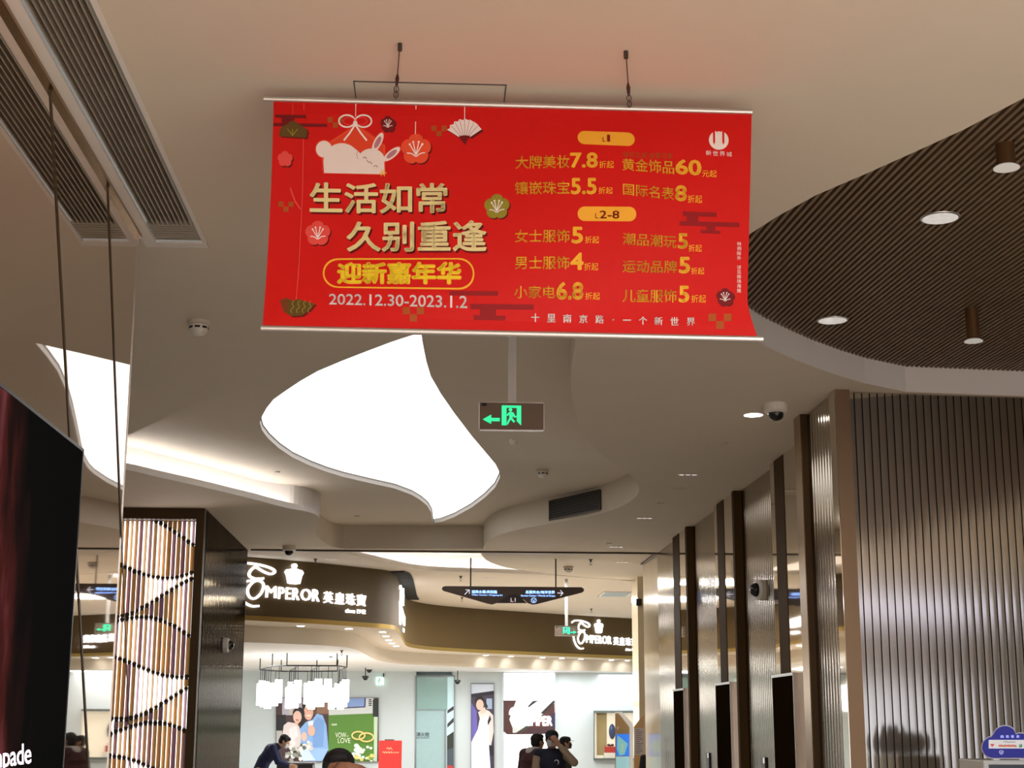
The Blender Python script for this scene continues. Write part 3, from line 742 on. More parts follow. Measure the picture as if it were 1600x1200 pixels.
# ------------------------------------------------------------------ ceiling fittings
def place(proto, loc, label, cat, group=None, first=[set()]):
    if id(proto) in first[0]: o = copy_tree(proto)
    else: o = proto; first[0].add(id(proto))
    o.location = loc; tag(o, label, cat)
    if group: o['group'] = group
    elif 'group' in o: del o['group']
    return o
O3 = (0, 0, 0)
def p_sprinkler_plate():
    b = MB(); b.lathe([(0, -.012), (.036, -.012), (.042, -.006), (.042, 0)], seg=24); return b.build('sprinkler_cover', M_PLATE, smooth=True)
def p_sprinkler():
    r = thing('sprinkler', O3, '', ''); b = MB(); b.lathe([(.03, 0), (.032, -.006), (.015, -.012), (.010, -.04)], seg=16); b.build('escutcheon', M_STEEL, r, smooth=True)
    b = MB(); b.tube([(-.012, 0, -.04), (-.014, 0, -.065), (0, 0, -.075)], .003, 6); b.tube([(.012, 0, -.04), (.014, 0, -.065), (0, 0, -.075)], .003, 6); b.lathe([(.018, -.075), (.022, -.079), (.0, -.079)], seg=12); b.build('deflector', M_STEEL, r); return r
def p_smoke():
    r = thing('smoke_detector', O3, '', ''); b = MB(); b.lathe([(.074, 0), (.074, -.014), (.066, -.018)], seg=32); b.build('base', M_PLATE, r, smooth=True)
    b = MB(); b.lathe([(.060, -.016), (.062, -.03), (.054, -.044), (.036, -.056), (.0, -.060)], seg=32); b.build('head', M_WHITEP, r, smooth=True)
    b = MB()
    for k in range(8):
        a = 2*math.pi*k/8; t = Vector((-math.sin(a), math.cos(a), 0)); c = Vector((.0605*math.cos(a), .0605*math.sin(a), -.030)); n = Vector((math.cos(a), math.sin(a), 0))
        b.prism([c-t*.017+Vector((0, 0, .005)), c+t*.017+Vector((0, 0, .005)), c+t*.017-Vector((0, 0, .004)), c-t*.017-Vector((0, 0, .004))], n*.002)
    b.build('vents', M_BLACKP, r); return r
def p_dome():
    r = thing('dome_camera', O3, '', ''); b = MB(); b.lathe([(.082, 0), (.084, -.01), (.082, -.05), (.070, -.062), (.052, -.066)], seg=36); b.build('housing', M_WHITEP, r, smooth=True)
    b = MB(); b.lathe([(.055, -.058), (.054, -.078), (.046, -.10), (.028, -.116), (.0, -.121)], seg=32); b.build('dome', M_DOME, r, smooth=True); return r
def p_bullet():
    r = thing('downlight', O3, '', ''); b = MB(); b.lathe([(.082, -.004), (.085, -.001), (.078, 0)], seg=4+28); b.build('ring', M_WHITEP, r, smooth=True)
    b = MB(); b.lathe([(0, -.006), (.077, -.006), (.077, -.002)], seg=32); b.build('lens', M_LAMPON, r); return r
def p_triple():
    r = thing('downlight', O3, '', ''); b = MB(); b.box(-.11, .11, -.042, .042, -.006, 0); b.build('trim', M_PLATE, r, bevel=.003)
    for k in (-1, 0, 1):
        b = MB(); b.lathe([(0, -.008), (.026, -.009), (.030, -.005)], c=(k*.068, 0, 0), seg=18); b.build('spot', M_LAMPDIM, r)
    return r
def p_can():
    r = thing('downlight', O3, '', ''); b = MB(); b.lathe([(.098, -.006), (.108, -.004), (.110, 0), (.098, .0)], seg=40); b.build('ring', M_ALU, r, smooth=True)
    b = MB(); b.lathe([(0, -.0065), (.097, -.0065), (.097, -.002)], seg=40); b.build('lens', mat('bright_lens', (.8, .8, .78), .15, .2, emit=(1, .98, .95), es=.40, var=.45, vscale=30), r); return r
def p_pendant(h):
    r = thing('spot_lamp', O3, '', ''); b = MB(); b.lathe([(.045, 0), (.045, -h+.03), (.047, -h+.03), (.047, -h+.01)], seg=30); b.build('cylinder', mat('spot_bronze', (.16, .085, .035), .35, .6, var=.08), r, smooth=True)
    b = MB(); b.lathe([(.044, -h+.012), (.062, -h), (.062, -h-.004), (0, -h-.004)], seg=30); b.build('lens', mat('spot_lens', (.72, .70, .66), .3, emit=(1, .97, .9), es=.25), r, smooth=True); return r
plate = p_sprinkler_plate(); spr = p_sprinkler(); smk = p_smoke(); dome = p_dome(); trip = p_triple(); can = p_can(); bright = p_bullet()
def cz(px, py, rec=False):
    if rec:
        p = on_z(px, py, ZC+DREC)
        for _ in range(6): p = on_z(px, py, z1(p.x, p.y))
        return p
    return on_z(px, py, ZC)
place(smk, cz(311, 502), 'round white smoke detector on the ceiling left of the banner', 'smoke detector').scale = (1, 1, 1.6)
place(smk, cz(848, 734, True), 'round white smoke detector on the recessed ceiling right of the leaf-shaped panel', 'smoke detector').scale = (1, 1, 1.6)
o = place(smk, cz(888, 885), 'white smoke detector on the far ceiling above the hanging direction sign', 'smoke detector'); o.scale = (1.15, 1.15, 1.8)
dt = MB(); dt.lathe([(.045, 0), (.045, -.012), (.036, -.026), (.02, -.032), (0, -.032)], seg=28); dt = dt.build('beam_detector', M_WHITEP, smooth=True)
place(dt, cz(803, 687, True), 'small round white detector on the ceiling under the exit sign', 'detector').scale = (1, 1, 1.7)
for px, py, rec, l in ((432, 737, True, 'flush sprinkler cover left of the leaf-shaped panel, above the lit cove'), (558, 806, True, 'flush sprinkler cover between the cove end and the tip of the leaf-shaped panel'), (785, 798, True, 'flush sprinkler cover right of the leaf-shaped panel tip, by the dark vent'),
                       (1131, 692, False, 'flush sprinkler cover nearest the ceiling dome camera, over the lift wall'), (1032, 786, False, 'flush sprinkler cover on the ceiling beside the round speaker'), (952, 849, False, 'flush sprinkler cover on the ceiling just before the curtain track')):
    place(plate, cz(px, py, rec), l, 'sprinkler cover', 'flush sprinkler covers')
for px, py, l in ((1075, 741, 'three-lamp downlight over the lift wall, nearest of the row'), (1007, 809, 'three-lamp downlight on the ceiling past the round speaker'), (963, 854, 'three-lamp downlight on the ceiling closest to the curtain track'),
                  (518, 873, 'three-lamp downlight over the left lit shop sign'), (765, 903, 'three-lamp downlight above the left half of the direction sign'), (972, 878, 'three-lamp downlight on the far ceiling beside the beige pier')):
    place(trip, cz(px, py), l, 'downlight', 'three-lamp downlights')
for px, py, l in ((493, 873, 'small dark sprinkler head above the left shop sign'), (720, 900, 'small dark sprinkler head above the left tip of the direction sign'), (722, 933, 'small dark sprinkler head below the left tip of the direction sign'), (923, 874, 'small dark sprinkler head right of the far smoke detector'), (924, 951, 'small dark sprinkler head above the right lit shop sign')):
    o = place(spr, cz(px, py), l, 'sprinkler', 'sprinkler heads'); o.scale = (1.15,)*3
b = MB(); b.lathe([(0, -.008), (.085, -.008), (.10, -.003), (.10, 0)], seg=32); o = b.build('ceiling_speaker', M_PLATE, smooth=True); o.location = cz(1060, 764); tag(o, 'round flush speaker in the ceiling over the lift wall', 'speaker')
pl = cz(1177, 648); place(bright, pl, 'glaring lit downlight beside the ceiling dome camera', 'downlight')
lamp('downlight_lamp', 'SPOT', pl-Vector((0, 0, .02)), 70, (1, .94, .86), .06, (0, 0, -1), 150)
o = place(dome, cz(1212, 631), 'white dome camera with dark dome on the ceiling by the lift wall', 'dome camera'); o.scale = (1.18,)*3
place(dome, cz(452, 853), 'white dome camera on the ceiling beside the dark ribbed column', 'dome camera')
o = place(dome, on_x(1194, 922, XR-.008), 'white dome camera mounted on the ribbed lift wall', 'dome camera'); o.rotation_euler = (0, math.radians(90), math.radians(12)); o.scale = (1.3,)*3
o = place(dome, on_x(349, 1008, CXR+.006), 'dome camera mounted on the dark ribbed flank of the column', 'dome camera'); o.rotation_euler = (0, math.radians(-90), 0)
for px, py, l in ((1469, 340, 'larger round lit downlight in the brown slatted ceiling'), (1301, 500, 'round lit downlight in the brown slatted ceiling near its corner')):
    p = on_z(px, py, ZS-.001); place(can, p, l, 'downlight', 'round downlights in the slats')
for px0, py0, py1, l in ((1570, 225, 262, 'bronze cylinder spot hanging from the slatted ceiling, upper one'), (1518, 483, 533, 'longer bronze cylinder spot hanging from the slatted ceiling, far one')):
    p = on_z(px0, py0, ZS+.002); q = on_y(px0, py1, p.y); h = p.z-q.z
    place(p_pendant(h), p, l, 'spot lamp', 'bronze cylinder spots')
# supply vent in the recess edge
pts = [on_z(x, y, ZC) for x, y in ((940, 802), (860, 818.5))]
a, c = pts; t = (c-a).normalized(); nn = Vector((t.y, -t.x, 0)); nn = nn if nn.y < 0 else -nn
r = thing('air_vent', (a+c)/2, 'dark louvred air vent in the curved edge of the ceiling recess', 'air vent')
b = MB(); a2 = a+nn*.012; c2 = c+nn*.012
quad = lambda p, q, z0, z1: [Vector((p.x, p.y, z0)), Vector((q.x, q.y, z0)), Vector((q.x, q.y, z1)), Vector((p.x, p.y, z1))]
b.prism(quad(a2, c2, ZC+.05, ZC+.29), -nn*.03); b.build('backing', M_GAP, r)
b = MB()
for k in range(8): b.prism(quad(a2, c2, ZC+.055+k*.03, ZC+.061+k*.03), nn*.01)
b.build('louvres', mat('vent_louvre', (.10, .095, .085), .5), r)
b = MB()
for z0, z1 in ((ZC+.04, ZC+.055), (ZC+.285, ZC+.30)): b.prism(quad(a2, c2, z0, z1), nn*.014)
for p, q in ((a2, a2+t*.015), (c2-t*.015, c2)): b.prism(quad(p, q, ZC+.04, ZC+.3), nn*.014)
b.build('frame', M_STEEL, r)
# square diffuser and box on the far ceiling
c = cz(962, 928); r = thing('air_diffuser', c, 'square slotted air diffuser in the far ceiling near the beige pier', 'air diffuser')
b = MB()
for k in range(5): b.box(c.x-.25, c.x+.25, c.y-.5+k*.22, c.y-.38+k*.22, ZC-.02, ZC-.002)
b.build('slats', mat('diffuser_blue', (.45, .55, .60), .4, var=.05), r)
b = MB()
for a in ((-.3, .3, -.62, -.54), (-.3, .3, .54, .62), (-.3, -.25, -.6, .6), (.25, .3, -.6, .6)): b.box(c.x+a[0], c.x+a[1], c.y+a[2], c.y+a[3], ZC-.012, ZC-.001)
b.build('frame', M_WHITEP, r)
p = on_y(998, 941, 26.95); b = MB(); b.box(p.x-.05, p.x+.05, 26.90, 27.0, p.z-.06, p.z+.06); tag(b.build('wall_speaker', M_BLACKP, origin=p, bevel=.006), 'small dark speaker box on the beige pier above the shop', 'speaker')

# ------------------------------------------------------------------ louvre band over the fascia return
s1 = s_at_y(32.1)
L = []; R = []; 
sa = s_at_y(26.3)
for k in range(24):
    s = sa+(s1-sa)*k/23; p = fpoint(s, ZC-.02, .002); q = fpoint(s, ZC-.02, .25); L.append(p); R.append(q)
r = thing('louvre_band', fpoint(s_at_y(29), ZC-.1), 'dark slotted louvre band above the return of the shop fascia', 'louvre')
b = MB(); b.strip(L, R); b.strip(R, [Vector((p.x, p.y, ZC-.003)) for p in R]); b.strip([L[0], R[0]], [Vector((L[0].x, L[0].y, ZC-.003)), Vector((R[0].x, R[0].y, ZC-.003))]); b.build('backing', mat('louvre_grey', (.035, .036, .034), .6), r)
b = MB()
for k in range(40):
    s = sa+(s1-sa)*k/39; p = fpoint(s, ZC-.032, .006); q = fpoint(s, ZC-.032, .245); t = (fpoint(s+.01, 0)-fpoint(s-.01, 0)).normalized()*.05
    b.prism([p, q, q+t, p+t], (0, 0, .01))
b.build('blades', mat('louvre_blade', (.055, .057, .053), .6), r)

# ------------------------------------------------------------------ LED screen on the mirror wall
LX = XW+.045
r = thing('led_screen', (LX, 4.92, 1.6), 'tall black-framed video screen on the mirror wall showing a dark red picture', 'screen')
yr = on_x(130, 702, LX).y; zt = on_x(130, 702, LX).z; zb = .75; y0 = 2.46
b = MB(); b.box(XW+.001, LX-.003, y0, yr, zb, zt); b.build('housing', M_BLACKP, r)
b = MB(); w = .014
for a in ((y0, yr, zt-w, zt), (y0, yr, zb, zb+w), (y0, y0+w, zb, zt), (yr-w, yr, zb, zt)): b.box(LX-.003, LX+.004, *a)
b.build('bezel', M_BLACKP, r)
m = bpy.data.materials.new('screen_picture'); m.use_nodes = True; nt = m.node_tree; pb = nt.nodes['Principled BSDF']; pb.inputs['Base Color'].default_value = (.006, .006, .006, 1); pb.inputs['Roughness'].default_value = .6; pb.inputs['Specular IOR Level'].default_value = 0
tc = nt.nodes.new('ShaderNodeTexCoord'); sx = nt.nodes.new('ShaderNodeSeparateXYZ'); mq = nt.nodes.new('ShaderNodeMapping'); mq.inputs['Scale'].default_value = (1, .488, 1); nt.links.new(tc.outputs['Object'], mq.inputs[0]); nt.links.new(mq.outputs[0], sx.inputs[0])
mp = nt.nodes.new('ShaderNodeMapping'); mp.inputs['Scale'].default_value = (1, 3, 1.2); nt.links.new(tc.outputs['Object'], mp.inputs[0])
nz = nt.nodes.new('ShaderNodeTexNoise'); nz.inputs['Scale'].default_value = 2.2; nz.inputs['Detail'].default_value = 3; nt.links.new(mp.outputs[0], nz.inputs['Vector'])
m1 = nt.nodes.new('ShaderNodeMath'); m1.operation = 'MULTIPLY_ADD'; m1.inputs[1].default_value = .34; nt.links.new(nz.outputs[0], m1.inputs[0])
m0 = nt.nodes.new('ShaderNodeMath'); m0.operation = 'MULTIPLY_ADD'; m0.inputs[1].default_value = .10; m0.inputs[2].default_value = 0; nt.links.new(sx.outputs[2], m0.inputs[0])
m2 = nt.nodes.new('ShaderNodeMath'); m2.operation = 'ADD'; nt.links.new(sx.outputs[1], m2.inputs[0]); nt.links.new(m0.outputs[0], m2.inputs[1]); nt.links.new(m2.outputs[0], m1.inputs[2])
rp = nt.nodes.new('ShaderNodeValToRGB'); e = rp.color_ramp.elements; e[0].position = .39; e[0].color = (.30, .11, .14, 1); e[1].position = .76; e[1].color = (.003, .003, .003, 1)
for ps, cc in ((.49, (.20, .05, .06, 1)), (.57, (.08, .014, .012, 1)), (.65, (.016, .006, .005, 1))): q = e.new(ps); q.color = cc
nt.links.new(m1.outputs[0], rp.inputs[0]); nt.links.new(rp.outputs[0], pb.inputs['Emission Color']); pb.inputs['Emission Strength'].default_value = .75
b = MB(); b.add([(LX, y0+w, zb+w), (LX, yr-w, zb+w), (LX, yr-w, zt-w), (LX, y0+w, zt-w)], [(0, 1, 2, 3)])
b.build('display', m, r)
b = MB(); put_text(b, 'npade', -7, 49, (1168, 1211), (1160, 1203), lambda x, y, d=0: on_x(x, y, LX+.002+d), 0, .01, space=.95); 
b.build('caption', mat('caption_white', (.8, .8, .8), .5, emit=(1, .85, .95), es=.85), r)

# ------------------------------------------------------------------ luminous screen of twisted fins on the column
r = thing('decorative_screen', ((CXL+CXR)/2, CY0+.1, 2.0), 'backlit screen of twisted gold fins on the front of the column', 'screen')
FY = CY0+.2
b = MB(); b.box(CXL+.06, CXR-.10, FY-.012, FY-.002, .1, ZC-.14); b.build('backlight', mat('fin_backlight', (.9, .9, .9), .5, emit=(1, .97, .98), es=2.0), r)
b = MB(); b.box(CXL, CXR, CY0, FY, ZC-.13, ZT); b.box(CXR-.10, CXR, CY0, FY, 0, ZC-.13); b.box(CXL, CXL+.06, CY0, FY, 0, ZC-.13); b.box(CXL+.06, CXR-.1, CY0, FY, 0, .1); b.build('frame', M_BRONZED, r)
FM = [mat('fin_gold', (.72, .48, .15), .34, .25, var=.12), mat('fin_copper', (.66, .40, .22), .34, .25, var=.12), mat('fin_plum', (.36, .22, .34), .34, .25, var=.12), mat('fin_dark', (.06, .04, .025), .35, .5)]
NF = 23; x0, x1 = CXL+.09, CXR-.14
def wave(k, u): return 3.92 - k*.40 + .20*math.sin(3.4*u+k*1.9) + .16*(u-.5)*(1 if k % 3 else -1.2)
for i in range(NF):
    u = i/(NF-1); xc = x0+(x1-x0)*u; b = MB(); nodes = sorted([wave(k, u) for k in range(10)] , reverse=True)
    zs = [ZC-.135 - j*.0145 for j in range(int((ZC-.24)/.0145))]; A = []; Bq = []; mi = []
    for z in zs:
        seg = sum(1 for q in nodes if q > z); wide = (seg + int(u*2.2+seg*.37)) % 4
        ang = (1.12, .36, .80, .50)[wide]; ang += .12*math.sin(i*2.1+seg)
        dmin = min(abs(z-q) for q in nodes); near_ = min(1, dmin/.035); wd = .0285*(.5+.5*near_) + (.010 if dmin < .012 else 0)
        ang = ang*near_ + .1*(1-near_) if wide != 1 else ang
        dv = Vector((math.cos(ang)*wd, -math.sin(ang)*wd, 0)); c = Vector((xc, CY0+.11, z)); A.append(c-dv); Bq.append(c+dv); mi.append(3 if dmin < .026 else (i*5+seg*3) % 7 % 3)
    for j in range(len(zs)-1): b.add([A[j], Bq[j], Bq[j+1], A[j+1]], [(0, 1, 2, 3)], mi[j])
    o = b.build('fin', FM, r); so = o.modifiers.new('thickness', 'SOLIDIFY'); so.thickness = .006; so.offset = 0

# ------------------------------------------------------------------ lift doors and call panels on the right wall
M_DOOR = mat('lift_door', (.014, .008, .003), .7, var=.1, spec=0)
for k, (y0, y1, xf, l) in enumerate(((20.36, 21.24, 3.34, 'dark lift door surround farthest along the ribbed wall'), (17.20, 18.10, 3.34, 'dark lift door surround between the two ribbed panels midway'), (14.15, 15.03, 3.33, 'dark lift door surround nearest, beside the big bronze post'))):
    r = thing('lift_door', (3.4, (y0+y1)/2, 0), l, 'lift door', 'lift doors on the right')
    b = MB(); b.box(xf+.01, XR+.02, y0+.012, y1-.001, 0, 2.10); b.build('leaf', M_DOOR, r)
    b = MB(); b.box(xf, XR+.02, y0, y1, 2.10, 2.125); b.box(xf+.004, XR+.02, y0, y0+.012, 0, 2.10); b.build('frame', M_ALU, r)
for px, py, l in ((1107.5, 1176, 'black lift call panel on the ribbed panel between the far doors'), (1194.5, 1183, 'black lift call panel on the ribbed panel under the wall dome camera')):
    p = on_x(px, py, XR-.01); r = thing('call_panel', (p.x, p.y, p.z-.15), l, 'call panel', 'lift call panels')
    b = MB(); b.box(XR-.03, XR, p.y-.10, p.y+.10, p.z-.32, p.z); b.build('plate', M_BLACKP, r, bevel=.004)
    b = MB(); b.box(XR-.034, XR-.03, p.y-.09, p.y-.03, p.z-.06, p.z-.005); b.build('indicator', mat('call_light', (.6, .6, .5), .4, emit=(1, 1, .85), es=.5), r)
    for q in (.14, .2):
        b = MB(); b.lathe([(0, 0), (.014, 0), (.014, .004)], seg=14); b.v = [Vector((XR-.031-v.z, p.y+v.x, p.z-q+v.y)) for v in b.v]; b.build('button', M_ALU, r)
#__PART3__
# ------------------------------------------------------------------ shop signs of lit letters
def shop_sign(smap, label):
    P0 = smap(450, 935, 0); r = thing('shop_sign', P0, label, 'shop sign')
    zx = lambda x: 410+(x-1015)*.3814; zy = lambda y: 947-(625-y)*.39
    st = lambda b, pts, w: line(b, [(zx(x), zy(y)) for x, y in pts], w, smap, 0, .0, .03, smooth=6)
    b = MB()
    st(b, [(893, 512), (925, 498), (980, 498), (1030, 508), (1046, 521), (1030, 531), (1003, 523), (975, 508)], 3.3)
    st(b, [(982, 500), (957, 522), (952, 543), (975, 553), (1006, 549)], 3.3)
    st(b, [(1000, 556), (968, 566), (948, 595), (955, 622), (975, 628), (998, 606), (1006, 575), (990, 560), (950, 563), (925, 575)], 3.1)
    st(b, [(890, 572), (908, 585), (916, 612), (935, 642), (965, 657), (992, 655)], 3.3)
    b.build('script_initial', M_SIGNW, r)
    b = MB(); cx, cy = 449.5, 907
    shape(b, [(441, 922), (438.5, 910), (436, 905.5), (438.5, 901.5), (443.5, 900.5), (449.5, 898.5), (455.5, 900.5), (460.5, 901.5), (463, 905.5), (460.5, 910), (458, 922), (454, 923), (445, 923)], smap, 0, 0, .05)
    shape(b, circ(449.5, 895.5, 3.6, n=14), smap, 0, 0, .05); b.build('crown', M_SIGNW, r)
    b = MB(); put_text(b, 'M', 410, 425, (928, 945.5), None, smap, 0, .012, 0, .03); x = 428
    for ch, w in (('P', 10.6), ('E', 9.6), ('R', 12), ('O', 17.5), ('R', 13)): put_text(b, ch, x, x+w-2.2, (928.5, 946.5), None, smap, 0, .012, 0, .03); x += w+.3
    b.build('lettering', M_SIGNW, r)
    b = MB()
    for k, ch in enumerate('英皇珠寶'): put_text(b, ch, 497+k*19, 512.5+k*19, (930, 948), None, smap, 0, .012, 0, .03)
    b.build('chinese_lettering', M_SIGNW, r)
    b = MB(); put_text(b, 'since 1942', 535, 570, (953.5, 960), None, smap, 0, .01, 0, .02); b.build('tagline_lettering', M_SIGNW, r)
    return r
KV = .0105
sA = s_at_px(380, .3, 3.8); sB = s_at_px(571, 1.5, s_at_y(26.3)); KU = (sB-sA)/191
ZB0 = EYE+(1130-947)*KV
shop_sign(lambda x, y, d=0: fpoint(sA+(x-380)*KU, ZB0+(947-y)*KV, d+.01), 'lit white jewellery shop sign on the brown fascia at the left, above the chandelier')
sC = s_at_px(915, s_at_y(33.2), SL[-1])
shop_sign(lambda x, y, d=0: fpoint(sC+(x-410)*.0101, ZB0+(947-y)*KV-.02, d+.01), 'lit white shop sign on the brown fascia, half cut by the beige pier')
shop_sign(lambda x, y, d=0: fpoint(s_at_y(28.0)+(x-400)*.0150, ZB0+(947-y)*KV-.02, d+.01), 'lit white shop sign seen edge-on on the fascia return under the louvre band')
sg = bpy.data.objects

# ------------------------------------------------------------------ direction sign
SY = 24.1
smp = lambda x, y, d=0: on_y(x, y, SY-d)
zq = lambda pts: [(660+x*.25, 850+y*.25) for x, y in pts]
r = thing('direction_sign', on_y(801, 930, SY), 'dark wing-shaped direction sign with glowing blue-white lettering hanging from two rods', 'direction sign')
b = MB(); shape(b, zq([(121, 281), (127, 268), (142, 263), (300, 268), (850, 272), (995, 270), (1009, 280), (1010, 294), (998, 304), (720, 375), (690, 380), (660, 371), (600, 322), (570, 314), (540, 320), (460, 371), (435, 379), (405, 373), (130, 293)]), smp, 0, -.08, .08)
P = [smp(x, y, -.08) for x, y in zq([(121, 281), (142, 263), (995, 270), (1010, 294), (690, 380), (570, 314), (435, 379), (130, 293)])]; b.add(P, [list(range(8))], 0)
b.build('board', mat('sign_brown', (.115, .075, .062), .35, var=.05), r)
b = MB(); shape(b, zq([(462, 370), (540, 320), (570, 314), (600, 322), (655, 370)]), smp, 0, -.05, .035); b.build('centre_hump', mat('sign_black', (.03, .02, .018), .3), r)
M_BLUET = mat('blue_lettering', (.5, .6, .8), .4, emit=S(150, 190, 255), es=1.6); M_WT = mat('white_lettering', (.8, .8, .8), .4, emit=(.85, .85, 1), es=1.1)
b = MB(); put_text(b, '迎宾水幕/凤阳路', 737, 777, (922, 927), (922.5, 927.5), smp, 0, .03, .004); put_text(b, 'Water Curtain / Fengyang Rd', 737, 785, (928.3, 931), (929, 931.8), smp, 0, .01, .004)
put_text(b, '总服务台/海洋世界', 821, 867, (922.5, 927.5), (923, 928), smp, 0, .03, .004); put_text(b, 'Service Center / World of Ocean', 814, 867.5, (929.2, 932), (929.6, 932.4), smp, 0, .01, .004)
c1 = circ(834, 938, 4.4, 4.2); b.strip([smp(x, y, .004) for x, y in c1], [smp(834+(x-834)*.78, 938+(y-938)*.78, .004) for x, y in c1], True, 0)
line(b, [(832, 936), (834, 940), (836, 936)], .9, smp, 0, .004); line(b, [(832.5, 940), (835.5, 940)], .8, smp, 0, .004)
b.build('lettering', M_BLUET, r)
b = MB(); line(b, [(726, 929), (733, 921.8)], 1, smp, 0, .004); line(b, [(727.5, 921.6), (733.4, 921.6), (733.4, 927.5)], 1, smp, 0, .004)
b.build('arrow', M_WT, r); b = MB()
line(b, [(871, 926.5), (879.5, 926.8)], 1, smp, 0, .004); line(b, [(875.5, 922.3), (879.7, 926.8), (875.5, 931)], 1, smp, 0, .004)
b.build('arrow', M_WT, r)
b = MB(); put_text(b, 'L1', 798, 805.5, (934.3, 940.3), None, smp, 0, .0, .004); b.build('level_mark', mat('pink_lettering', (.8, .7, .7), .4, emit=(1, .78, .8), es=.8), r)
for px, py in ((735.3, 918), (868.5, 919)):
    a = on_y(px, py, SY+.03); b = MB(); b.tube([a, (a.x, a.y, ZT)], .012, 10); b.build('rod', M_STEEL, r)

# ------------------------------------------------------------------ small lights in the soffit
sp = MB(); sp.lathe([(0, -.008), (.05, -.008), (.062, -.003), (.062, 0)], seg=22); sp = sp.build('soffit_light', M_LAMPON, smooth=True)
V3 = lambda q: Vector((q.x, q.y, ZF))
lst = [(598, 987.5), (603, 994), (607.5, 1000), (612.5, 1005), (619, 1009.5), (470, 978), (545, 982.5), (752, 1024.5), (789, 1027), (838, 1029), (870, 1030), (905, 1031.5), (945, 1033), (980, 1034.5)]
for k, (x, y) in enumerate(lst):
    p = on_z(x, y, ZF)
    if k >= 7:      # the row along the right fascia stands just in front of the white bulkhead
        q = min((q for q in IB if q.y > 36), key=lambda q: abs(PPX+FPX*(V3(q)-CAMP).dot(_rt)/(V3(q)-CAMP).dot(_fw)-x)); p = Vector((q.x+.06, q.y-.28, ZF))
    place(sp, p, 'small lit downlight under the corner of the shop fascia, in a curved row of five' if k < 5 else 'small lit downlight in the soffit under the left shop sign' if k < 7 else 'small lit downlight washing the white bulkhead under the right fascia', 'downlight',
          'soffit downlights at the corner' if k < 5 else 'soffit downlights under the left sign' if k < 7 else 'soffit downlights along the right fascia')
    if k >= 7: lamp('soffit_lamp', 'SPOT', p-Vector((0, 0, .02)), 5, (1, .98, .95), .03, (-.1, .75, -.8), 110)
# scattered dark fittings on the shop ceiling
def p_cup():
    r = thing('dome_camera', O3, '', ''); b = MB(); b.lathe([(.075, 0), (.078, -.04), (.07, -.05)], seg=20); b.build('housing', M_BLACKP, r, smooth=True)
    b = MB(); b.lathe([(.06, -.045), (.052, -.08), (.03, -.10), (0, -.105)], seg=18); b.build('dome', M_DOME, r, smooth=True); return r
cup = p_cup()
for px, py, Yc, l in ((517, 1019, 30.8, 'black dome camera on the shop ceiling above the chandelier'), (577, 1044.5, 38.1, 'black dome camera on the shop ceiling right of the chandelier, upper one'), (571, 1056, 36.9, 'black dome camera right of the chandelier, lower one'), (715, 1062.5, 38.7, 'black dome camera by the top corner of the teal cabinet door')):
    p = on_y(px, py, Yc); o = place(cup, p, l, 'dome camera')
    if p.z < ZI-.01:
        b = MB(); b.tube([(p.x, p.y, p.z-.005), (p.x, p.y, ZI)], .012, 8); b.build('stem', M_BLACKP, o)
p = on_z(534, 1016, ZI); o = place(spr, p, 'sprinkler head on the shop ceiling above the chandelier', 'sprinkler'); o.scale = (1.15,)*3

# ------------------------------------------------------------------ chandelier of white tubes
CY = 30.8
r = thing('chandelier', on_y(468, 1045, CY), 'wide chandelier of glowing white tubes hanging from a black frame in the shop', 'chandelier')
M_BLK = mat('black_metal', (.015, .015, .016), .4, .5)
ZFR = 2.72; xs0 = on_y(398, 1035, CY).x; xs1 = on_y(545, 1035, CY).x; ya, yb = 29.4, 32.6
ring = [(xs0, yb-.8), (xs0+.35, yb), (xs1-.75, yb), (xs1-.3, yb-.3), (xs1, ya+.7), (xs1-.15, ya), (xs0+.75, ya), (xs0+.45, ya+.3)]
b = MB(); R3 = [Vector((x, y, ZFR)) for x, y in ring]
b.tube(R3+[R3[0]], .013, 8); b.tube([Vector((xs0+.5, yb, ZFR)), Vector((xs0+1.0, ya, ZFR))], .012, 8); b.tube([Vector((xs1-.9, yb, ZFR)), Vector((xs1-.45, ya, ZFR))], .012, 8)
b.build('frame', M_BLK, r)
for x, y in ring:
    b = MB(); b.tube([(x, y, ZFR), (x, y, ZI-.001)], .011, 8); b.build('rod', M_BLK, r)
M_TUBE = mat('tube_shade', (.9, .9, .9), .35, emit=(1, .98, 1), es=3.0)
segs = []
for i in range(len(ring)):
    a = Vector(ring[i]); c = Vector(ring[(i+1) % len(ring)]); m = max(1, round((c-a).length/.36))
    for k in range(m): segs.append(a+(c-a)*((k+.5)/m))
for a, c in ((Vector((xs0+.5, yb)), Vector((xs0+1.0, ya))), (Vector((xs1-.9, yb)), Vector((xs1-.45, ya)))):
    for k in range(5): segs.append(a+(c-a)*((k+.6)/5.4))
for k, q in enumerate(segs):
    top = 2.50 - .14*((k*37 % 11)/11); b = MB(); b.tube([(q.x, q.y, top), (q.x, q.y, ZFR)], .006, 6); b.lathe([(.03, top+.012), (.034, top-.004)], c=(q.x, q.y, 0), seg=14); o = b.build('hanger', M_BLK, r)
    b = MB(); b.lathe([(.062, top-.005), (.070, top-.02), (.070, top-.42), (.064, top-.435)], c=(q.x, q.y, 0), seg=22); b.build('shade', M_TUBE, o, smooth=True)

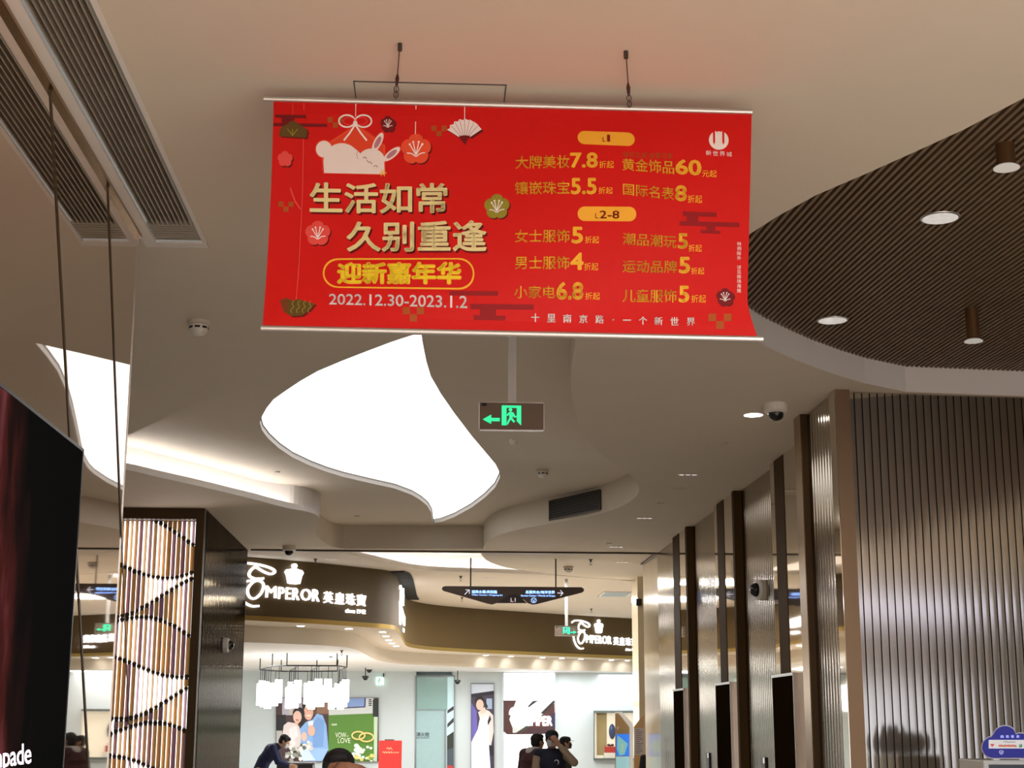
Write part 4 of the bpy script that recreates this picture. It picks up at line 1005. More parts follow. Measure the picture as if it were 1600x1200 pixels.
# ------------------------------------------------------------------ posters, cabinet door, light box on the shop wall
bk = lambda x, y, d=0: on_y(x, y, YB-.02-d)
PM = {}
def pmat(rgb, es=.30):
    if rgb not in PM: PM[rgb] = mat('print_%02x%02x%02x' % rgb, S(*rgb), .45, emit=S(*rgb), es=es)  # each print also glows a little in its own colour, without a lamp
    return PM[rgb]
class Art:
    def __init__(s, mp): s.b = MB(); s.ms = []; s.mp = mp; s.l = 0
    def ix(s, rgb):
        m = pmat(rgb)
        if m not in s.ms: s.ms.append(m)
        return s.ms.index(m)
    def sh(s, pts, rgb): s.l += .0012; shape(s.b, pts, s.mp, s.ix(rgb), s.l)
    def ln(s, pts, w, rgb, sm=0): s.l += .0012; line(s.b, pts, w, s.mp, s.ix(rgb), s.l, smooth=sm)
    def tx(s, t, x0, x1, y0, y1, rgb, bold=0): s.l += .0012; put_text(s.b, t, x0, x1, (y0, y1), None, s.mp, s.ix(rgb), bold, s.l)
    def done(s, parent, name='print'): return s.b.build(name, s.ms, parent)
def rect(x0, x1, y0, y1): return [(x0, y0), (x1, y0), (x1, y1), (x0, y1)]
def frame4(mp, x0, x1, y0, y1, w, d0, d1, name, m, parent):
    b = MB()
    for q in (rect(x0-w, x1+w, y0-w, y0), rect(x0-w, x1+w, y1, y1+w), rect(x0-w, x0, y0, y1), rect(x1, x1+w, y0, y1)): shape(b, q, mp, 0, d0, d1-d0)
    return b.build(name, m, parent)
r = thing('wall_poster', bk(511, 1140), 'large wedding advertisement of a couple beside a green van on the shop wall', 'poster')
Z = lambda pts: [(380+x/6, 1000+y/6) for x, y in pts]
a = Art(bk); E = lambda cx, cy, rx, ry, n=20, a0=0, a1=360: Z(circ(cx, cy, rx, ry, n, a0, a1))
a.sh(Z(rect(308, 1268, 543, 1138)), (70, 48, 50)); a.sh(Z(rect(365, 552, 545, 705)), (178, 172, 182)); a.sh(Z(rect(430, 470, 545, 700)), (200, 186, 178)); a.sh(Z(rect(312, 400, 700, 850)), (26, 22, 28)); a.sh(Z(rect(640, 802, 545, 700)), (104, 70, 58)); a.sh(Z(rect(690, 802, 560, 690)), (140, 104, 82))
a.sh(Z(rect(310, 365, 850, 1000)), (182, 178, 172))
a.sh(Z([(800, 545), (1222, 545), (1225, 690), (802, 705)]), (206, 208, 206)); a.sh(Z([(832, 545), (1150, 545), (1146, 632), (850, 646), (836, 620)]), (52, 62, 92)); a.sh(Z([(848, 545), (1138, 545), (1134, 622), (858, 634)]), (132, 156, 204))
for k in range(4): a.sh(Z(rect(1176, 1204, 556+k*17, 566+k*17)), (40, 40, 42))
a.sh(Z([(800, 705), (1225, 688), (1225, 1138), (800, 1138)]), (86, 132, 46)); a.sh(Z(rect(1215, 1267, 560, 720)), (34, 44, 40)); a.sh(Z([(1225, 720), (1262, 720), (1255, 1138), (1225, 1138)]), (196, 216, 186))
a.sh(Z([(828, 786), (880, 784), (878, 800), (830, 802)]), (190, 200, 170))
a.sh(Z([(526, 840), (585, 770), (650, 745), (690, 690), (745, 705), (780, 800), (792, 930), (800, 1030), (700, 1135), (560, 1135), (524, 980)]), (140, 178, 226))
a.sh(Z([(640, 800), (700, 720), (760, 760), (750, 1000), (660, 1010)]), (120, 160, 214)); a.sh(Z([(605, 765), (660, 755), (650, 830), (625, 850)]), (228, 234, 240)); a.sh(Z([(540, 1010), (800, 1020), (740, 1135), (640, 1135), (590, 1080)]), (156, 192, 232))
a.sh(E(610, 612, 52, 42), (24, 20, 20)); a.sh(E(613, 678, 44, 74), (224, 176, 152)); a.sh(Z([(590, 700), (640, 700), (632, 716), (600, 716)]), (240, 222, 214)); a.sh(Z(rect(596, 608, 658, 662)), (40, 26, 24)); a.sh(Z(rect(624, 638, 656, 660)), (40, 26, 24))
a.sh(E(520, 690, 56, 60), (28, 20, 22)); a.sh(E(548, 750, 30, 50), (34, 24, 26)); a.sh(Z([(380, 800), (420, 768), (490, 780), (525, 810), (545, 900), (530, 1010), (400, 1010), (358, 950)]), (222, 208, 204)); a.sh(Z([(430, 830), (500, 800), (520, 900), (440, 960)]), (236, 226, 228))
a.sh(E(508, 722, 40, 58), (232, 190, 170)); a.sh(Z([(484, 760), (520, 775), (512, 800), (486, 795)]), (228, 184, 164)); a.sh(Z([(492, 742), (520, 748), (514, 760), (496, 754)]), (190, 90, 84)); a.sh(Z([(470, 660), (500, 630), (556, 640), (560, 668), (520, 656)]), (28, 20, 22))
a.sh(E(640, 850, 34, 52), (226, 180, 158)); a.sh(E(572, 905, 26, 44), (230, 190, 170))
random.seed(3)
for k in range(46):
    x = random.uniform(395, 640); y = random.uniform(960, 1130) - max(0, (x-560))*.4
    rr = random.uniform(12, 24); a.sh(E(x, max(y, 930), rr, rr, 9), ((232, 232, 226), (150, 152, 140), (96, 104, 90), (210, 206, 200))[k % 4])
a.sh(Z([(540, 1060), (600, 1010), (680, 1130), (560, 1135)]), (206, 222, 238))
for k in range(34):
    x = random.uniform(1030, 1225); y = random.uniform(990, 1128); rr = random.uniform(10, 24); a.sh(E(x, y, rr, rr*.9, 8), ((236, 240, 232), (210, 224, 214), (226, 204, 110), (120, 150, 80))[k % 4 if y > 1060 else k % 2])
for cx, cy, rx, ry in ((1080, 895, 60, 36), (1155, 912, 66, 40)):
    pts = [(380+(cx+rx*math.cos(t))/6, 1000+(cy+ry*math.sin(t))/6) for t in [2*math.pi*q/24 for q in range(25)]]; a.ln(pts, 2.6, (214, 172, 88)); a.ln(pts, 1.0, (246, 222, 160))
a.tx('VOW', 524, 541, 1144.5, 1152.5, (236, 238, 214)); a.tx('OF', 541.5, 544.5, 1149, 1151.5, (236, 238, 214)); a.tx('LOVE', 528, 547.5, 1153, 1161, (236, 238, 214))
a.done(r); frame4(bk, 431.3, 591.3, 1090.5, 1189.7, .8, -.01, .06, 'frame', mat('poster_frame', (.35, .33, .31), .4, .5), r)

r = thing('cabinet_door', bk(678, 1128), 'tall teal glass fire hydrant cabinet door in the shop wall', 'cabinet door')
dk = lambda x, y, d=0: on_y(x, y, YB-.03-d)
M_TEAL = mat('teal_glass', (.30, .48, .46), .15, spec=.5, var=.05); M_TEALL = mat('teal_pale_glass', (.40, .58, .60), .15, spec=.5, var=.05)
b = MB(); shape(b, rect(651, 699, 1058, 1108.5), dk, 0, -.02, .03); b.build('transom', M_TEAL, r)
b = MB(); shape(b, rect(650, 694, 1110, 1310), dk, 0, -.02, .03); b.build('leaf', M_TEALL, r)
b = MB()
for q in (rect(649.5, 711, 1055.5, 1057.5), rect(650, 698, 1108.5, 1109.8), rect(649, 650.5, 1056, 1310), rect(694, 697.5, 1110, 1310), rect(709, 711, 1056, 1310)): shape(b, q, dk, 0, -.02, .05)
b.build('frame', mat('grey_frame', (.28, .32, .33), .4, .3), r)
b = MB(); put_text(b, '消火栓', 650.5, 671, (1144, 1151), None, dk, 0, .02, .013); put_text(b, 'FIRE HYDRANT', 650.5, 671, (1152, 1154), None, dk, 0, .02, .013); b.build('lettering', mat('dark_letter', (.05, .04, .03), .4), r)
a = Art(lambda x, y, d=0: dk(x, y, d-.01)); a.sh(rect(697.5, 709, 1057.5, 1310), (196, 226, 230))  # mirrored scene painted on the strip in flat colours
for q in ([(699, 1110), (709, 1103), (709, 1109), (699, 1115)], [(699, 1131), (709, 1121), (709, 1128), (699, 1137)]): a.sh([(x if x < 708.9 else 708.8, y) for x, y in q], (52, 48, 56))
a.sh([(698.5, 1150), (708.8, 1143), (708.8, 1310), (698.5, 1310)], (44, 52, 44)); a.sh([(698.5, 1172), (708.8, 1168), (708.8, 1195), (698.5, 1197)], (70, 82, 92)); a.sh(rect(698.5, 708, 1196, 1202), (190, 60, 60)); a.done(r, 'painted_reflection')

r = thing('wall_poster', bk(754, 1140), 'narrow poster of a bride in a white gown on the shop wall', 'poster')
Z = lambda pts: [(600+x*.1625, 1020+y*.1625) for x, y in pts]; a = Art(bk)
a.sh(Z(rect(838, 1058, 295, 1340)), (62, 54, 74)); a.sh(Z([(838, 300), (1056, 300), (1056, 365), (840, 395)]), (196, 204, 214)); a.sh(Z([(840, 400), (1056, 368), (1056, 400), (840, 430)]), (38, 32, 44)); a.sh(Z([(840, 480), (890, 560), (900, 760), (840, 860)]), (104, 92, 168)); a.sh(Z(rect(985, 1040, 440, 540)), (150, 170, 192))
a.sh(Z([(905, 570), (960, 540), (1010, 560), (1050, 600), (1055, 760), (1030, 890), (985, 880), (1010, 720), (940, 700)]), (226, 206, 200)); a.sh(Z([(920, 640), (1000, 600), (1010, 760), (1010, 900), (1040, 1340), (838, 1340), (838, 860), (900, 740)]), (226, 222, 238)); a.sh(Z([(925, 700), (990, 690), (985, 880), (920, 900)]), (240, 236, 240)); a.sh(Z([(1018, 600), (1030, 640), (1000, 700), (996, 660)]), (30, 24, 34))
a.sh(E(918, 462, 45, 52), (26, 20, 24)); a.sh(E(922, 500, 36, 52), (226, 182, 164)); a.sh(Z([(930, 540), (975, 520), (985, 570), (930, 590)]), (226, 188, 172)); a.sh(Z([(965, 440), (1000, 520), (975, 545)]), (30, 22, 26)); a.sh(E(960, 730, 40, 40), (244, 240, 236)); a.sh(Z([(1010, 900), (1050, 890), (1052, 990), (1020, 985)]), (36, 30, 40))
a.done(r); frame4(bk, 736.2, 771.9, 1068, 1238, .8, -.01, .05, 'frame', mat('slim_frame', (.30, .32, .34), .4, .4), r)

r = thing('light_box', bk(827, 1125), 'bright white light box with a dark jewellery picture beside the far people', 'light box')
b = MB(); shape(b, rect(787, 867, 1051, 1320), bk, 0, -.01, .05); b.build('panel', mat('light_box_glow', (.9, .9, .9), .4, emit=(1, 1, 1), es=1.9), r)
frame4(bk, 787, 867, 1051, 1320, .9, -.01, .07, 'frame', mat('slim_frame', (.30, .32, .34), .4, .4), r)
Z = lambda pts: [(780+x*.175, 1040+y*.175) for x, y in pts]; a = Art(lambda x, y, d=0: bk(x, y, d+.045))
a.sh(Z([(40, 310), (495, 310), (498, 610), (70, 615), (40, 590)]), (72, 40, 38)); a.sh(Z([(150, 312), (480, 312), (495, 330), (350, 470), (240, 560), (160, 600), (120, 600), (120, 560), (90, 480)]), (196, 200, 196)); a.sh(Z([(255, 365), (300, 318), (345, 314), (300, 345), (265, 372)]), (40, 36, 40)); a.sh(Z([(370, 425), (480, 316), (500, 322), (400, 432)]), (38, 34, 36)); a.sh(Z([(150, 600), (240, 540), (330, 470), (330, 500), (200, 605)]), (60, 56, 52)); a.sh(Z(rect(255, 500, 560, 610)), (64, 38, 46)); a.sh(Z([(455, 440), (498, 420), (498, 560), (470, 560)]), (44, 40, 66))
b = a.done(r, 'picture')
b = MB(); md = lambda x, y, d=0: bk(x, y, d+.085)
L2 = lambda pts, w: line(b, [(780+x*.175, 1040+y*.175) for x, y in pts], w, md, 0, 0, .02, smooth=5)
L2([(95, 440), (110, 390), (170, 372), (240, 378), (290, 405), (270, 440), (220, 430)], 3.4); L2([(210, 385), (150, 430), (160, 460), (230, 460)], 3.4); L2([(230, 470), (160, 470), (130, 500), (160, 535), (210, 530), (230, 490), (200, 455)], 3.0)
put_text(b, 'EMPER', 823, 863, (1119, 1134), None, md, 0, .03, 0, .02); b.build('lettering', M_SIGNW, r)

# display niche with balloon and gifts
r = thing('display_niche', bk(953, 1148), 'small dark-framed lit display niche in the shop wall behind the white kiosk', 'display niche')
b = MB(); shape(b, rect(929, 1000, 1113, 1185), bk, 0, .0, .012); b.build('backdrop', mat('niche_back', (.80, .74, .58), .4, emit=(1, .93, .75), es=.45), r)
b = MB()
for k in range(6): shape(b, [(932+k*2.6, 1114), (935+k*2.6, 1114), (935.4+k*2.5, 1180), (932.4+k*2.5, 1180)], bk, 0, .012, .015+.006*(k % 2))
b.build('curtain', mat('niche_gold', (.50, .40, .20), .4, .4), r)
b = MB()
for q in (rect(927.5, 1001, 1110.5, 1114), rect(927.5, 1001, 1184.5, 1188)): shape(b, q, bk, 0, .0, .22)
shape(b, rect(927.5, 929, 1111, 1187), bk, 0, 0, .22); b.build('frame', mat('niche_frame', (.16, .19, .18), .4, .3), r)
p = bk(956.5, 1143, .12); b = MB(); b.ell(p, (.085, .05, .19)); tag(b.build('balloon', mat('balloon_navy', (.05, .07, .16), .12), smooth=True, origin=p), 'shiny dark blue oval balloon in the display niche', 'balloon')
b = MB(); q0 = bk(943, 1186, .03); q1 = bk(966, 1176, .03); b.box(q0.x, q1.x, YB-.20, YB-.05, q0.z+.02, q1.z); tag(b.build('gift_box', mat('cream_box', (.8, .76, .66), .5), origin=((q0.x+q1.x)/2, YB-.12, q0.z)), 'low cream plinth box at the bottom of the display niche', 'box')
za = q1.z; p = bk(954, 1170, .12); r = thing('gift_box', (p.x, p.y, za), 'red gift box with dark bow on the cream plinth in the display niche', 'gift box')
b = MB(); b.box(p.x-.14, p.x+.14, p.y-.06, p.y+.05, za, za+.15); b.build('box', mat('gift_red', (.5, .04, .03), .45), r, bevel=.008)
b = MB()
for sx in (-1, 1): b.ell((p.x+sx*.045, p.y, za+.185), (.045, .02, .03))
b.ell((p.x, p.y, za+.17), (.02, .02, .022)); b.build('bow', mat('bow_dark', (.07, .015, .02), .5), r, smooth=True)

# lit exit plate and red stand, counter
r = thing('exit_sign', bk(593, 1064), 'pale glowing exit sign on the shop wall right of the chandelier', 'exit sign')
b = MB(); shape(b, rect(587.5, 599.5, 1058, 1070), bk, 0, 0, .05); b.build('panel', mat('pale_green_glow', (.7, .9, .8), .4, emit=S(214, 246, 232), es=1.0), r)
a = Art(lambda x, y, d=0: bk(x, y, d+.052)); a.sh(circ(593, 1061, 1.2, n=10), (120, 200, 160)); a.ln([(593, 1062), (591, 1066), (594, 1068)], 1.2, (120, 200, 160)); a.ln([(590, 1064), (596, 1063.5)], 1, (120, 200, 160)); a.done(r, 'pictogram')
b = MB(); shape(b, rect(598.6, 600.2, 1052, 1058), bk, 0, 0, .03); b.build('bracket', M_BLACKP, r)
RY = 34.9; rk = lambda x, y, d=0: on_y(x, y, RY-d)
p0 = rk(592, 1157); p1 = rk(628, 1157); r = thing('red_stand', ((p0.x+p1.x)/2, RY, 0), 'upright red display stand with gold print in front of the shop wall', 'display stand')
b = MB(); b.box(p0.x, p1.x, RY, RY+.12, .02, p0.z); b.build('board', mat('stand_red', (.62, .03, .025), .5, var=.04), r, bevel=.006)
b = MB(); b.box(p0.x-.03, p1.x+.03, RY-.08, RY+.2, 0, .02); b.build('foot', M_STEEL, r)
b = MB(); q = rk(601, 1156); q1 = rk(616, 1156); b.box(q.x, q1.x, RY+.02, RY+.1, p0.z, p0.z+.025); b.build('clip', M_STEEL, r)
b = MB()
line(b, [(604, 1170), (606, 1168), (608, 1171), (610, 1168), (613, 1172)], .9, rk, 0, .004, smooth=3)
for k in range(4): line(b, [(597.5+k*4, 1176), (599+k*4, 1174.5), (600.5+k*4, 1177), (601+k*4, 1175)], .9, rk, 0, .004, smooth=3)
for k in range(3): line(b, [(615+k*3, 1175), (616+k*3, 1177), (617+k*3, 1175)], .8, rk, 0, .004)
b.build('gold_print', mat('stand_gold', (.85, .45, .25), .4, emit=S(240, 150, 110), es=.3), r)
p0 = on_y(436, 1192, 28.5); p1 = on_y(488, 1192, 28.5); zc = p0.z; r = thing('display_counter', ((p0.x+p1.x)/2, 28.8, 0), 'dark jewellery counter in front of the person in the navy suit', 'counter')
b = MB(); b.box(p0.x-.05, p1.x, 28.6, 29.2, .06, zc-.03); b.build('body', mat('counter_dark', (.03, .035, .045), .3), r, bevel=.01)
b = MB(); b.box(p0.x-.08, p1.x+.03, 28.56, 29.24, zc-.03, zc); b.build('top', mat('counter_top', (.10, .11, .12), .15), r, bevel=.006)
b = MB(); b.box(p0.x-.02, p1.x-.03, 28.65, 29.15, 0, .06); b.build('plinth', M_BLACKP, r)

# ------------------------------------------------------------------ white information kiosk by the pier
KY = 25.6; kk = lambda x, y, d=0: on_y(x, y, KY-d)
r = thing('information_kiosk', (kk(976, 1200).x, KY+.1, 0), 'white information kiosk with slanted top and blue lit screen beside the beige pier', 'kiosk')
zb = lambda pts: [(920+x*.1, 1080+y*.1) for x, y in pts]
side = [(410, 340), (450, 325), (660, 540), (690, 560), (690, 2680), (410, 2680)]
b = MB(); shape(b, zb([(412, 345), (450, 330), (645, 545), (645, 2680), (412, 2680)]), kk, 0, -.3, .3); b.build('body', mat('kiosk_tan', (.62, .42, .20), .4, var=.04), r)
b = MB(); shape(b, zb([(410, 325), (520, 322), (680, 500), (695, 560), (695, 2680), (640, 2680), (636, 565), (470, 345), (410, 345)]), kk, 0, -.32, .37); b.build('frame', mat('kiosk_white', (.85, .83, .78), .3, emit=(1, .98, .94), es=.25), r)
b = MB(); shape(b, zb(rect(430, 632, 670, 1010)), kk, 0, 0, .02); b.build('screen', mat('kiosk_blue', (.05, .2, .6), .3, emit=S(30, 110, 220), es=.9), r)
a = Art(lambda x, y, d=0: kk(x, y, d+.021)); a.sh(zb([(450, 690), (610, 820), (560, 990), (480, 1005), (440, 900)]), (150, 226, 236)); a.sh(zb([(500, 850), (540, 800), (545, 950), (510, 960)]), (190, 240, 210)); a.done(r, 'screen_picture')
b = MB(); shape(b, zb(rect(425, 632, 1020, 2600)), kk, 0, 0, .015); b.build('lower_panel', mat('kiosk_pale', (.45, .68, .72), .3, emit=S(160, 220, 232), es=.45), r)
b = MB(); shape(b, zb([(440, 555), (465, 545), (465, 600), (440, 605)]), kk, 0, 0, .012); b.build('emblem', mat('kiosk_mark', (.9, .9, .9), .4), r)
KY2 = 26.3; k2 = lambda x, y, d=0: on_y(x, y, KY2-d)
r = thing('notice_board', (k2(1000, 1200).x, KY2, 0), 'narrow notice board with small printed lines between the kiosk and the pier', 'notice board')
b = MB(); shape(b, zb([(705, 560), (835, 385), (860, 385), (860, 2600), (705, 2600)]), k2, 0, -.05, .05); b.build('board', mat('notice_tan', (.66, .44, .22), .45), r)
b = MB(); shape(b, zb(rect(705, 860, 575, 1000)), k2, 0, 0, .006); b.build('sheet', mat('notice_sheet', (.66, .62, .66), .5), r)
b = MB()
for k in range(13):
    y = 600+k*30; shape(b, zb(rect(735, 735+(90 if k % 3 else 60)+20*(k % 2), y, y+12)), k2, 0, .006, .001)
b.build('print_lines', mat('notice_ink', (.22, .24, .36), .5), r)

# ------------------------------------------------------------------ blue cloud-topped vending kiosk at the slatted wall
VY = 10.56; vk = lambda x, y, d=0: on_y(x, y, VY-d)
r = thing('vending_kiosk', (vk(1579, 1200).x, VY+.25, 0), 'vending kiosk with blue cloud-shaped header in front of the slatted wall', 'kiosk')
zc_ = lambda pts: [(1480+x*.1, 1080+y*.1) for x, y in pts]
def cloud(g=0):
    P = circ(720, 875, 170+g, 165+g, 14, 90, 262)+circ(905, 730, 185+g, 185+g, 14, 200, 318)+circ(1150, 840, 180+g, 180+g, 12, 245, 300)+[(1480, 700-g)]+circ(1460, 875, 170+g, 165+g, 14, 285, 450)
    return zc_(P)
b = MB(); shape(b, cloud(18), vk, 0, -.06, .05); b.build('header_edge', mat('header_white', (.72, .72, .76), .4), r)
b = MB(); shape(b, cloud(0), vk, 0, -.01, .012); b.build('header', mat('header_blue', (.008, .012, .24), .35, emit=S(16, 20, 140), es=.35), r)
b = MB(); shape(b, zc_(rect(648, 1320, 760, 895)), vk, 0, .002, .006); b.build('header_panel', mat('header_panel', (.75, .78, .80), .4, emit=(.95, .97, 1), es=.25), r)
a = Art(lambda x, y, d=0: vk(x, y, d+.009))
hx = [(705, 870), (678, 840), (680, 825), (694, 820), (705, 830), (716, 820), (730, 825), (732, 840)]; a.sh(zc_(hx), (214, 62, 48)); a.sh(zc_(circ(1146, 852, 27, 27, 18)), (46, 130, 90)); a.sh(zc_(circ(1140, 846, 10, 12, 12)), (190, 220, 200))
for k in range(9): x = 805+k*31; a.ln(zc_([(x, 868), (x+8, 838-8*(k % 2)), (x+16, 862), (x+24, 846), (x+28, 866+10*(k % 3 == 2))]), .9, (206, 96, 44), 3)
a.ln(zc_([(880, 792), (930, 788), (960, 794), (1070, 792)]), .7, (90, 96, 110)); a.done(r, 'header_print')
b = MB()
for k, ch in enumerate('自助贩卖'): x = 834+k*82; put_text(b, ch, *[q[0] for q in zc_([(x, 0), (x+48, 0)])], (1148.5, 1153), None, vk, 0, .02, .014)
line(b, zc_([(815, 935), (845, 928), (875, 935), (872, 965), (845, 990), (818, 965), (815, 935)]), .9, vk, 0, .014); line(b, zc_([(830, 950), (845, 970), (862, 945)]), .9, vk, 0, .014); b.build('header_lettering', mat('header_letter', (.6, .62, .9), .4, emit=S(190, 194, 240), es=.5), r)
x0 = vk(1536.5, 1190).x; x1 = vk(1622, 1190).x; zt = vk(1578, 1187.5).z
b = MB(); b.box(x0, x1, VY, VY+.5, .05, zt); b.build('cabinet', mat('kiosk_cabinet', (.72, .76, .74), .35, var=.03), r, bevel=.01)
b = MB(); b.box(x0+.035, x1-.035, VY-.006, VY+.01, .35, zt-.03); b.build('screen', mat('kiosk_screen', (.02, .024, .026), .12), r)
b = MB(); b.box(x0+.04, x1-.04, VY+.03, VY+.47, 0, .05); b.build('plinth', M_BLACKP, r)
b = MB()
for q in (x0+.1, x1-.1): b.box(q-.02, q+.02, VY+.02, VY+.06, zt-.02, zt+.06)
b.build('header_bracket', M_ALU, r)

# ------------------------------------------------------------------ people
def fuse(mb, voxel, name, m, parent, smooth_it=4):
    tmp = mb.build(name+'_tmp', m); rm = tmp.modifiers.new('r', 'REMESH'); rm.mode = 'VOXEL'; rm.voxel_size = voxel
    sm = tmp.modifiers.new('s', 'SMOOTH'); sm.iterations = smooth_it; sm.factor = .5
    dg = bpy.context.evaluated_depsgraph_get(); dg.update()
    me = bpy.data.meshes.new_from_object(tmp.evaluated_get(dg)); me.name = name
    if not me.materials: me.materials.append(m)
    me.polygons.foreach_set('use_smooth', [True]*len(me.polygons))
    old = tmp.data; bpy.data.objects.remove(tmp); bpy.data.meshes.remove(old)
    o = bpy.data.objects.new(name, me); COL.objects.link(o); o.parent = parent; return o
V = Vector
def hand(b, W, D, N, thumb=1, curl=.35, s=1):
    """palm, four bent fingers of different lengths and a thumb; D = along the hand, N = palm side"""
    D = D.normalized(); N = (N-D*N.dot(D)).normalized(); A = D.cross(N)*thumb
    for k in (-1.5, -.5, .5, 1.5): b.cap(W+D*.012*s+A*k*.012*s, W+D*.085*s+A*k*.019*s, .015*s, .0125*s, 8)
    for k, L in ((-1.5, .058), (-.5, .076), (.5, .082), (1.5, .072)):
        p = W+D*.088*s+A*k*.0195*s; d = D+A*k*.06; pts = [p]
        for j, f in enumerate((.45, .32, .25)):
            d = (d+N*curl*(.5+.5*j)).normalized(); pts.append(pts[-1]+d*L*f*s)
        for j in range(3): b.cap(pts[j], pts[j+1], .0095*s-.0006*j, .0088*s-.0006*j, 8)
    p = W+D*.028*s+A*.030*s; q = p+(D*.6+A*.7+N*.25).normalized()*.042*s; t = q+(D*.9+A*.25+N*.35).normalized()*.032*s
    b.cap(p, q, .0135*s, .0105*s, 8); b.cap(q, t, .0105*s, .009*s, 8)
BASE = dict(pelvis=(0, 0, .93), waist=(0, .01, 1.08), chest=(0, .005, 1.30), neck=(0, .015, 1.45), head=(0, -.01, 1.60), shL=(.175, .01, 1.405), shR=(-.175, .01, 1.405), elL=(.225, .04, 1.12), elR=(-.225, .04, 1.12),
            wrL=(.24, -.06, .90), wrR=(-.24, -.06, .90), hipL=(.09, 0, .90), hipR=(-.09, 0, .90), knL=(.10, -.02, .50), knR=(-.10, -.02, .50), anL=(.10, .03, .08), anR=(-.10, .03, .08))
def person(label, loc, ang, sc, skin, hairc, top, trousers, shoes, pose={}, hands={}, look=(0, -1, 0), sleeve=None, cap_=None, mask=None, hair=True, collar=None, logo=False, puffy=0.0):
    J = {k: V(v) for k, v in {**BASE, **pose}.items()}
    r = thing('person', loc, label, 'person'); r.rotation_euler = (0, 0, ang); r.scale = (sc,)*3
    loc0 = r.location.copy(); r.location = (0, 0, 0)
    H = J['head']; f = V(look).normalized(); up = (H-J['neck']).normalized(); up = (up-f*up.dot(f)).normalized(); sd = up.cross(f)
    R3 = Matrix((sd, -f, up)).transposed()       # head frame: x side, -y face, z up
    h = lambda x, y, z: H + R3 @ V((x, y, z))
    b = MB()
    b.ell(h(0, .012, .025), (.076, .094, .085), R3); b.ell(h(0, -.028, -.045), (.056, .062, .068), R3); b.ell(h(0, -.052, -.088), (.026, .024, .02), R3)
    b.cap(h(0, -.086, .012), h(0, -.106, -.030), .009, .014, 8); b.ell(h(0, -.084, -.066), (.022, .010, .008), R3)
    for s in (-1, 1):
        b.ell(h(s*.077, .01, -.008), (.012, .022, .033), R3); b.ell(h(s*.034, -.062, -.02), (.026, .022, .022), R3)
    b.cap(J['neck'], h(0, .02, -.05), .056, .053); b.cap(J['chest']+V((0, 0, .05)), J['neck'], .085, .058)
    b.cap(J['shL'], J['shR'], .06, .06); b.ell(J['chest'], (.155, .105, .14)); b.ell(J['waist'], (.13, .095, .14)); b.ell(J['pelvis'], (.155, .11, .12)); b.cap(J['waist'], J['chest'], .10, .11); b.cap(J['pelvis'], J['waist'], .11, .10)
    for q in 'LR':
        b.cap(J['sh'+q], J['el'+q], .050, .038); b.cap(J['el'+q], J['wr'+q], .039, .026)
        b.cap(J['hip'+q], J['kn'+q], .080, .052); b.cap(J['kn'+q], J['an'+q], .054, .036); b.cap(J['an'+q], J['an'+q]+V((0, -.12, -.035)), .034, .028)
        D, N = hands.get(q, (J['wr'+q]-J['el'+q], V((-1 if q == 'L' else 1, 0, 0))))
        hand(b, J['wr'+q], V(D), V(N), 1 if q == 'L' else -1)
    fuse(b, .0075, 'body', skin, r, 3)
    b = MB()
    for s in (-1, 1): b.ell(h(s*.033, -.078, -.002), (.012, .008, .0075), R3, 12, 8)
    b.build('eyes', mat('eye_dark', (.03, .02, .015), .2), r, smooth=True)
    if hair:
        b = MB(); b.ell(h(0, .022, .040), (.086, .098, .082), R3); b.ell(h(0, .045, -.005), (.080, .068, .085), R3); b.ell(h(0, -.045, .075), (.062, .045, .036), R3)
        for s in (-1, 1): b.ell(h(s*.068, -.005, .025), (.020, .045, .04), R3)
        fuse(b, .008, 'hair', hairc, r, 3)
    if cap_:
        b = MB(); P = []
        for i in range(9):
            a = math.pi/2*i/8; P.append((.098*math.cos(a)**.8 if i < 8 else .001, .035+.085*math.sin(a)))
        b.lathe(P, seg=28); b.v = [h(v.x*.95, v.y*1.1+.012, v.z) for v in b.v]; n0 = len(b.v)
        o = b.build('cap', cap_, r, smooth=True)
        bb = MB(); pts = [(.085*math.cos(t), -.075-.085*abs(math.sin(t))**.8, .040-.012*abs(math.sin(t))) for t in [math.pi*k/12 for k in range(13)]]
        bb.prism([h(*p) for p in pts], up*.006); bb.build('brim', cap_, o)
    if mask:
        b = MB(); A = []
        for i in range(7):
            for k in range(11):
                t = (k/10-.5)*2.3; z = -.008-.088*i/6; rr = 1.0 + .10*math.sin(math.pi*i/6)
                A.append(h(.072*rr*math.sin(t)*1.02, -.012-.088*rr*math.cos(t)**.8 if math.cos(t) > 0 else -.012, z))
        b.add(A, [(i*11+k, i*11+k+1, (i+1)*11+k+1, (i+1)*11+k) for i in range(6) for k in range(10)])
        for s in (-1, 1): b.tube([h(s*.070, -.045, -.02), h(s*.082, .012, .01), h(s*.083, .024, -.01), h(s*.066, -.04, -.085)], .0018, 6)
        b.build('face_mask', mask, r, smooth=True)
    p = puffy; b = MB()
    b.ell(J['chest'], (.180+p, .128+p, .16)); b.ell(J['waist'], (.158+p, .118+p, .16)); b.ell(J['pelvis']+V((0, 0, -.02)), (.178+p, .13+p, .11)); b.cap(J['waist'], J['chest'], .125+p, .13+p); b.cap(J['pelvis'], J['waist'], .132+p, .125+p); b.cap(J['shL'], J['shR'], .074+p*.6, .074+p*.6); b.cap(J['chest']+V((0, 0, .06)), J['neck']+V((0, 0, -.01)), .10, .070)
    if p:
        for z in (-.1, 0, .1): b.ell(J['chest']+V((0, 0, z-.08)), (.19+p, .135+p, .05))
    sb = b if sleeve is None else MB()
